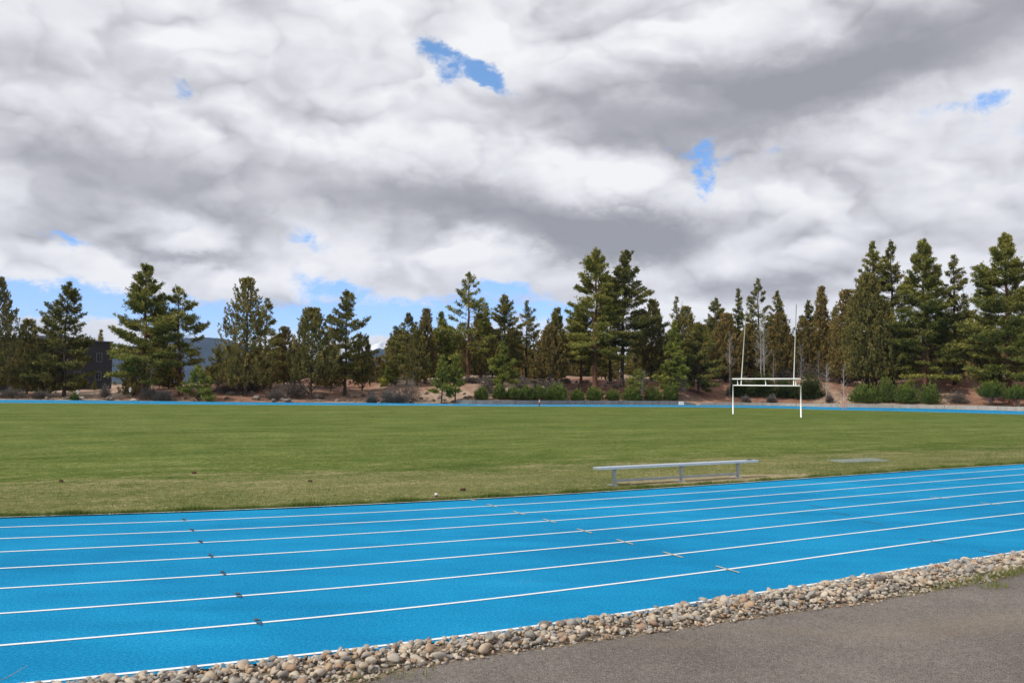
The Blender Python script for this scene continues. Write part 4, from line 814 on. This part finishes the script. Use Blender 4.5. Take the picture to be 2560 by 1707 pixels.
# ---------------------------------------------------------------- black building at far left
M['blackwall'] = m_flat('dark_wall', (.030, .030, .034), .8, .15, 1.2); M['trim'] = m_flat('pale_trim', (.13, .135, .14), .6, .1); M['glass'] = m_flat('window_glass', (.02, .025, .03), .08, .1, 2, .5)
def building():
    p0 = np.array([bearing(0, 121), 121.]); p1 = np.array([bearing(256, 131), 131.]); t = (p1-p0)/np.linalg.norm(p1-p0); n = np.array([-t[1], t[0]]); p0 = p0-t*16; L = np.linalg.norm(p1-p0); hz = height_at(128, 781, 126); rz = math.atan2(t[1], t[0]); zb = -.2
    g = empty('dark_building', (*p0, zb), rz); tag(g, 'black two-storey flat-roofed building behind the trees at far left', 'building'); h = hz-zb
    MB().box((L/2, 7, h/2), (L, 14, h)).build('wall', M['blackwall'], g); MB().box((L/2, 6.95, h+.06), (L+.16, 14.3, .12)).build('roof', M['trim'], g); MB().box((L-7, 6, h+.4), (5, 5, .6)).build('rooftop_unit', M['trim'], g)
    def local(px, py):                  # point of the facade behind a photograph point (2560 px)
        r_ = ray(px, py); A = np.array([[r_[0], -t[0]], [r_[1], -t[1]]]); k, s = np.linalg.solve(A, p0); return s, CAMH+r_[2]*k-zb
    for (a, b_, c, d, m) in ((185, 928, 201.5, 949, 2), (237, 928, 252.5, 950, 2), (241, 882, 255, 905, 2), (187, 880, 202, 904, 2), (135, 926, 150, 948, 2), (137, 879, 152, 903, 2), (80, 925, 96, 947, 2)):
        s0, z1 = local(a, b_); s1, z0 = local(c, d); cx, cz, w, hh = (s0+s1)/2, (z0+z1)/2, abs(s1-s0), abs(z1-z0); f = MB(); e = .09
        f.box((cx, -.03, z0+e/2), (w, .08, e)).box((cx, -.03, z1-e/2), (w, .08, e)).box((cx-w/2+e/2, -.03, cz), (e, .08, hh-2*e)).box((cx+w/2-e/2, -.03, cz), (e, .08, hh-2*e)).box((cx+w*.05, -.03, cz), (.05, .06, hh-2*e)).box((cx+w*.28, -.03, cz+.05), (w*.44-e, .05, .05))
        wo = f.build('window', M['trim'], g); MB().box((cx, -.008, cz), (w-.1, .012, hh-.1)).build('pane', M['glass'], wo)
building()

# ---------------------------------------------------------------- goal
M['white_metal'] = m_flat('white_painted_metal', (.84, .84, .83), .4, .04, 6, .5); M['alu'] = m_flat('aluminium', (.66, .68, .70), .42, .08, 18, .5, .45); M['alu_dull'] = m_flat('dull_aluminium', (.40, .43, .45), .5, .12, 18, .5, .6)
GL_, GR_ = np.array(gnd(1832.5, 1035.0)), np.array(gnd(2002.4, 1043.6)); gt = (GR_-GL_)/np.linalg.norm(GR_-GL_)
def on_goal(px, py):
    r_ = ray(px, py); A = np.array([[r_[0], -gt[0]], [r_[1], -gt[1]]]); k, s = np.linalg.solve(A, GL_); return s, CAMH+r_[2]*k
g = empty('goal', (*GL_, 0), math.atan2(gt[1], gt[0])); tag(g, 'white combined soccer and football goal standing on the lawn', 'goal')
W = float(np.linalg.norm(GR_-GL_)); zl = on_goal(1832.5, 963.8)[1]; zr = on_goal(2002.4, 963.8)[1]; zc = (zl+zr)/2
MB().tube([(0, 0, -.05), (0, 0, zc+.05)], .055, 12).build('post', M['white_metal'], g, True); MB().tube([(W, 0, -.05), (W, 0, zc+.05)], .055, 12).build('post', M['white_metal'], g, True)
MB().tube([(.056, 0, zc), (W-.056, 0, zc)], .054, 12).build('crossbar', M['white_metal'], g, True)
zu = (on_goal(1834, 947.3)[1]+on_goal(2003, 946.9)[1])/2
MB().tube([(.02, -.06, zu), (W+.02, -.06, zu)], .058, 12).build('upper_crossbar', M['white_metal'], g, True)
for px in (1844.9, 1914.9, 1990.2): s = on_goal(px, 955)[0]; MB().tube([(s, -.02, zc+.05), (s, -.06, zu-.055)], .036, 8).build('strut', M['white_metal'], g, True)
for (bx, tx, ty) in ((1851.2, 1864.3, 775.7), (1982.7, 1990.0, 760.4)): s0 = on_goal(bx, 960)[0]; s1, z1 = on_goal(tx, ty); MB().tube([(s0, .06, zc), (s0+(s1-s0)*.12, .04, zu), (s1, .04, z1)], [.042, .040, .034], 10).build('upright', M['white_metal'], g, True)

# ---------------------------------------------------------------- bench
BL, BR = np.array(gnd(1535, 1214.5)), np.array(gnd(1844.5, 1195.5)); bt = (BR-BL)/np.linalg.norm(BR-BL); LB = float(np.linalg.norm(BR-BL))
g = empty('aluminium_bench', (*BL, .012), math.atan2(bt[1], bt[0])); tag(g, 'long backless aluminium bench on worn grass beside the blue track', 'bench')
sh = .43; s0, s1 = -.50, LB+.60
def plank(x0, x1, yc, w, z, th):
    b = MB(); b.box(((x0+x1)/2, yc, z-.002), (x1-x0, w, .004)); b.box(((x0+x1)/2, yc-w/2+.002, z-th/2-.002), (x1-x0, .004, th)); b.box(((x0+x1)/2, yc+w/2-.002, z-th/2-.002), (x1-x0, .004, th))
    for k in range(5): b.box(((x0+x1)/2, yc-w/2+w*(k+.5)/5, z+.0015), (x1-x0, .012, .003))
    return b
plank(s0, s1, 0, .25, sh, .045).build('seat', M['alu'], g); MB().box((s0-.004, 0, sh-.024), (.008, .256, .05)).build('end_cap', M['alu_dull'], g, bevel=.004); MB().box((s1+.004, 0, sh-.024), (.008, .256, .05)).build('end_cap', M['alu_dull'], g, bevel=.004)
for xx in (0., LB/2+.07, LB):
    l = MB(); l.box((xx, 0, (sh-.05)/2+.01), (.065, .06, sh-.072)).build('leg', M['alu_dull'], g, bevel=.006)
    MB().box((xx, 0, sh-.062), (.11, .22, .012)).box((xx, 0, sh-.054), (.10, .21, .006)).build('bracket', M['alu_dull'], g); MB().box((xx, .03, .006), (.10, .30, .010)).build('foot_plate', M['alu'], g, bevel=.002)
MB().box((LB/4+.035, .0, .105), (LB/2-.0, .045, .05)).build('brace_rail', M['alu_dull'], g, bevel=.004); MB().box((LB*3/4+.035, .0, .105), (LB/2-.14, .045, .05)).build('brace_rail', M['alu_dull'], g, bevel=.004)
s_, z_ = LB+.42, sh+.004; c = BL+bt*s_+np.array([-bt[1], bt[0]])*.02
M['drk'] = m_flat('dark_plastic', (.06, .065, .06), .5, .2)
o = MB().box((0, 0, .008), (.15, .09, .012)).box((.02, 0, .0175), (.07, .05, .006)).build('flat_item', M['drk'], None, bevel=.003); o.location = (*c, sh+.016); o.rotation_euler = (0, 0, math.atan2(bt[1], bt[0])); tag(o, 'small dark flat item lying on the right end of the bench seat', 'small item')

# ---------------------------------------------------------------- small things on the lawn
M['white_plastic'] = m_flat('white_plastic', (.75, .74, .70), .5, .1); M['reddirt'] = m_flat('red_dirt', (.17, .075, .05), .95, .5, 12); M['clod'] = m_flat('brown_clod', (.075, .038, .022), .95, .5, 14)
x, y = gnd(1090, 1247.5); V0, F0 = ICO[2]; mm = mesh_np('dirt_patch', rock_shape(V0, rk, .3, 3)*np.array([.34, .13, .035]), F0, M['reddirt']); mm.location = (x+.12, y-.02, .01); mm.rotation_euler = (0, 0, .45); tag(mm, 'reddish bare dirt heap round the white sprinkler head at the track edge', 'dirt heap')
g = empty('sprinkler_head', (x, y+.06, .012)); tag(g, 'white-capped sprinkler head sticking out of the turf at the track edge', 'sprinkler'); MB().tube([(0, 0, -.02), (0, 0, .05), (0, 0, .06)], [.028, .028, .024], 12).build('riser', M['drk'], g, True); MB().tube([(0, 0, .061), (0, 0, .070), (0, 0, .095), (0, 0, .105)], [.024, .036, .034, .015], 14).build('cap', M['white_plastic'], g, True)
for x_, y_, s, lab in ((152.4, 1205.7, .055, 'dark earth clod on the lawn, leftmost of the four'), (484.5, 1184.8, .07, 'dark earth clod on the lawn, farthest from the track'), (775, 1205.5, .06, 'dark earth clod on the lawn between the left clods and the sprinkler'), (1158.8, 1227.8, .075, 'dark earth clod just right of the white sprinkler head')):
    x, y = gnd(x_, y_); V0, F0 = ICO[2]; o = mesh_np('earth_clod', rock_shape(V0, rk, .4, 6)*np.array([1, .7, .55])*s, F0, M['clod']); o.location = (x, y, .012+s*.35); tag(o, lab, 'clod')
pc = [np.array(gnd(*p)) for p in ((2068, 1151.2), (2110, 1157.5), (2228, 1153.2), (2180, 1145.6))]; cc = sum(pc)/4; b = MB(); b.add([(*(p-cc), 0.) for p in pc]+[(*(p-cc)*.985, .018) for p in pc], [(0, 3, 2, 1), (4, 5, 6, 7), (0, 1, 5, 4), (1, 2, 6, 5), (2, 3, 7, 6), (3, 0, 4, 7)])
o = b.build('utility_slab', m_conc('slab_concrete', (.12, .14, .115), (.22, .245, .20)), None); o.location = (*cc, .012); tag(o, 'flat grey-green slab set in the lawn right of the bench', 'slab')
# marker, frame, sign, zeros at the far edge
M['red'] = m_flat('red_paint', (.42, .05, .05), .6, .15); M['pinkframe'] = m_flat('faded_red_paint', (.42, .16, .13), .6, .2)
x, y = gnd(1348.3, 1015.6); g = empty('marker_post', (x, y, .01)); tag(g, 'slim red and white marker post standing at the edge of the far lawn', 'marker'); MB().tube([(0, 0, 0), (0, 0, .28)], [.09, .06], 10).build('base', M['drk'], g, True); MB().tube([(0, 0, .281), (0, 0, .50)], .055, 10).build('lower_band', M['red'], g, True); MB().tube([(0, 0, .501), (0, 0, .70)], .052, 10).build('middle_band', M['white_plastic'], g, True); MB().tube([(0, 0, .701), (0, 0, .80), (0, 0, .84)], [.06, .06, .02], 10).build('top', M['red'], g, True)
x, y = gnd(2111, 1021.5); sc = y/FPX; g = empty('red_frame', (x, y, .0)); tag(g, 'narrow faded red metal frame standing on the far track right of the goal', 'frame'); hw = 4.2*sc; Hh = 40*sc
for q in (-hw, hw): MB().tube([(q, 0, 0), (q, 0, Hh)], .030, 8).build('post', M['pinkframe'], g, True)
for zz in (Hh-.02, Hh-.20): MB().tube([(-hw-.12, 0, zz), (hw+.12, 0, zz)], .026, 8).build('crossbar', M['pinkframe'], g, True)
for q in (-hw, hw): MB().tube([(q, -.35, .02), (q, .35, .02)], .028, 8).build('foot', M['pinkframe'], g, True)
x, y = gnd(1702.5, 1012.2); g = empty('small_sign', (x, y-.1, 0)); tag(g, 'small white sign with two dark lines leaning before the grey wall end', 'sign'); sc = y/FPX; MB().box((0, 0, .25), (12.6*sc, .03, 8.0*sc)).build('panel', M['white_plastic'], g, bevel=.004)
b = MB()
for zz, xs_ in ((.31, [(-.24, .05), (-.15, .09), (-.03, .10), (.09, .08), (.18, .05)]), (.20, [(-.12, .08), (-.01, .10), (.10, .07), (.19, .04)])):
    for cx, w in xs_: b.box((cx, -.018, zz), (w, .006, .045))
b.build('lettering', M['drk'], g); MB().box((-.2, .02, .04), (.03, .03, .14)).box((.2, .02, .04), (.03, .03, .14)).build('stake', M['drk'], g)
for px, py, lab in ((194.5, 980, 'white oval number 0 marker beside the pale boulder at far left'), (326, 974, 'white oval number 0 marker at the foot of the tall ponderosa by the building')):
    xz = px/K; Y = EY(xz)+1.6; X_ = bearing(xz, Y); sc = Y/FPX; zb = Hs(X_, Y); z0 = CAMH+ray(px, py+5.5)[2]/ray(px, py+5.5)[1]*Y; z1 = CAMH+ray(px, py-5.5)[2]/ray(px, py-5.5)[1]*Y; g = empty('number_marker', (X_, Y, zb)); tag(g, lab, 'marker'); zc_, rz_, rx_ = (z0+z1)/2-zb, (z1-z0)/2, 2.6*sc; b = MB()
    N = 20; ring = [(math.cos(2*math.pi*k/N)*rx_, math.sin(2*math.pi*k/N)*rz_) for k in range(N)]; V = []
    for k, (a, c) in enumerate(ring):
        for f_, yy in ((1, -.015), (.52, -.015), (.52, .015), (1, .015)): V.append((a*f_, yy, zc_+c*(f_ if f_ == 1 else .66)))
    b.add(V, [(k*4+m_, ((k+1) % N)*4+m_, ((k+1) % N)*4+(m_+1) % 4, k*4+(m_+1) % 4) for k in range(N) for m_ in range(4)]); b.build('digit', M['white_plastic'], g); MB().box((0, .0, (zc_-rz_)/2-.05), (.03, .02, max(.05, zc_-rz_+.08))).build('stake', M['drk'], g)
# white lane marks on the far bend
for px in (985, 1050, 1115, 1205, 1275, 1350, 1430, 1510):
    c = np.array(gnd(px, 1013.2)); b = MB(); b.add([(c[0]-.7, c[1]-.25, .01), (c[0]+.7, c[1]-.1, .01), (c[0]+.7, c[1]+.15, .01), (c[0]-.7, c[1], .01)], [(0, 1, 2, 3)]); b.build('start_mark', M['line'], track)
# dry stalk at the lower left corner
x, y = gnd(2, 1700); b = MB(); b.tube([(0, 0, .0), (.06, .06, .03), (.12, .14, .07)], [.003, .003, .0015], 5); o = b.build('dry_stalk', M['bark_pale'], None); o.location = (x, y, .0); tag(o, 'pale dry stalk lying over the blue track in the lower left corner', 'stalk')

# ================================================================ hills, snow peak, haze
def m_hill():
    m, nt, b = material('forested_hill', 1., 0.); p = geopos(nt); setc(nt, b, ramp(nt, noise(nt, p, .012, 6, .65), [(.35, (.012, .019, .027)), (.6, (.024, .033, .042)), (.75, (.045, .054, .055))])); return m  # bluish cast of distant haze and shade is put into the forest colour
def m_snow():
    m, nt, b = material('snow_and_rock', .8, .1); p = geopos(nt); ng = nt.nodes.new('ShaderNodeNewGeometry'); nz = sep(nt, ng.outputs['Normal'])[2]; v = noise(nt, p, .011, 7, .7); z = sep(nt, p)[2]
    f = (v*1.2+z.sstep(140, 300)*.7).sstep(.66, .84); setc(nt, b, mix(nt, f, (.06, .07, .09), (.80, .83, .88))); bump(nt, b, v, 1., 35); return m
def ridge(name, x0, x1, y0, depth, prof, mat, nx=160, ny=24, rough=.08, seed=1):
    r = np.random.default_rng(seed); u = np.linspace(0, 1, nx); v = np.linspace(0, 1, ny); U, Vv = np.meshgrid(u, v); Xx = x0+(x1-x0)*U; Yy = y0+depth*Vv; base = np.array([prof(a) for a in Xx[0]])[None, :]*np.sin(np.pi*np.clip(Vv, 0, 1))**.8
    nz = np.zeros_like(base)
    for k in range(22): f = 2**r.uniform(1.5, 6.2); a = r.uniform(0, 6.28); nz += np.sin(U*f*6.28*math.cos(a)+Vv*f*1.6*math.sin(a)*6.28/4+r.uniform(0, 6.28))/f**.75
    Z = base*(1+rough*nz*3)-20*(base < 1); i = (np.arange(nx-1)[None, :]+np.arange(ny-1)[:, None]*nx).ravel(); o = mesh_np(name, np.c_[Xx.ravel(), Yy.ravel(), Z.ravel()], np.c_[i, i+1, i+1+nx, i+nx], mat, smooth=True); tag(o, kind='structure'); return o
pxz = lambda x, Y: 1280/K+x/Y*FPX/K
hp = lambda x: float(np.interp(pxz(x, 4000), [-400, 0, 250, 420, 520, 600, 700, 790, 840, 880, 915, 1000, 1100, 1400, 2400], [120, 150, 165, 172, 160, 120, 90, 95, 130, 168, 150, 110, 90, 60, 40]))
ridge('hills', -3800, 3800, 3400, 1200, hp, m_hill(), 260, 20, .04, 2)
sp = lambda x: float(np.interp(pxz(x, 5200), [600, 780, 830, 850, 862, 870, 880, 890, 905, 925, 960, 1050, 1200], [0, 125, 180, 213, 232, 246, 235, 243, 218, 202, 163, 80, 0]))
ridge('snow_mountain', -1850, 220, 4850, 800, sp, m_snow(), 420, 40, .045, 4)
if HAZE:
    hm = bpy.data.materials.new('haze_air'); hm.use_nodes = True; nt = hm.node_tree; nt.nodes.clear(); o_ = nt.nodes.new('ShaderNodeOutputMaterial'); pv = nt.nodes.new('ShaderNodeVolumePrincipled'); pv.inputs['Color'].default_value = (.50, .68, 1, 1); pv.inputs['Density'].default_value = HAZE; pv.inputs['Anisotropy'].default_value = .0; nt.links.new(pv.outputs[0], o_.inputs['Volume'])
    ho = MB().box((0, 0, 145), (14400, 14400, 330)).build('haze', hm); ho['kind'] = 'stuff'
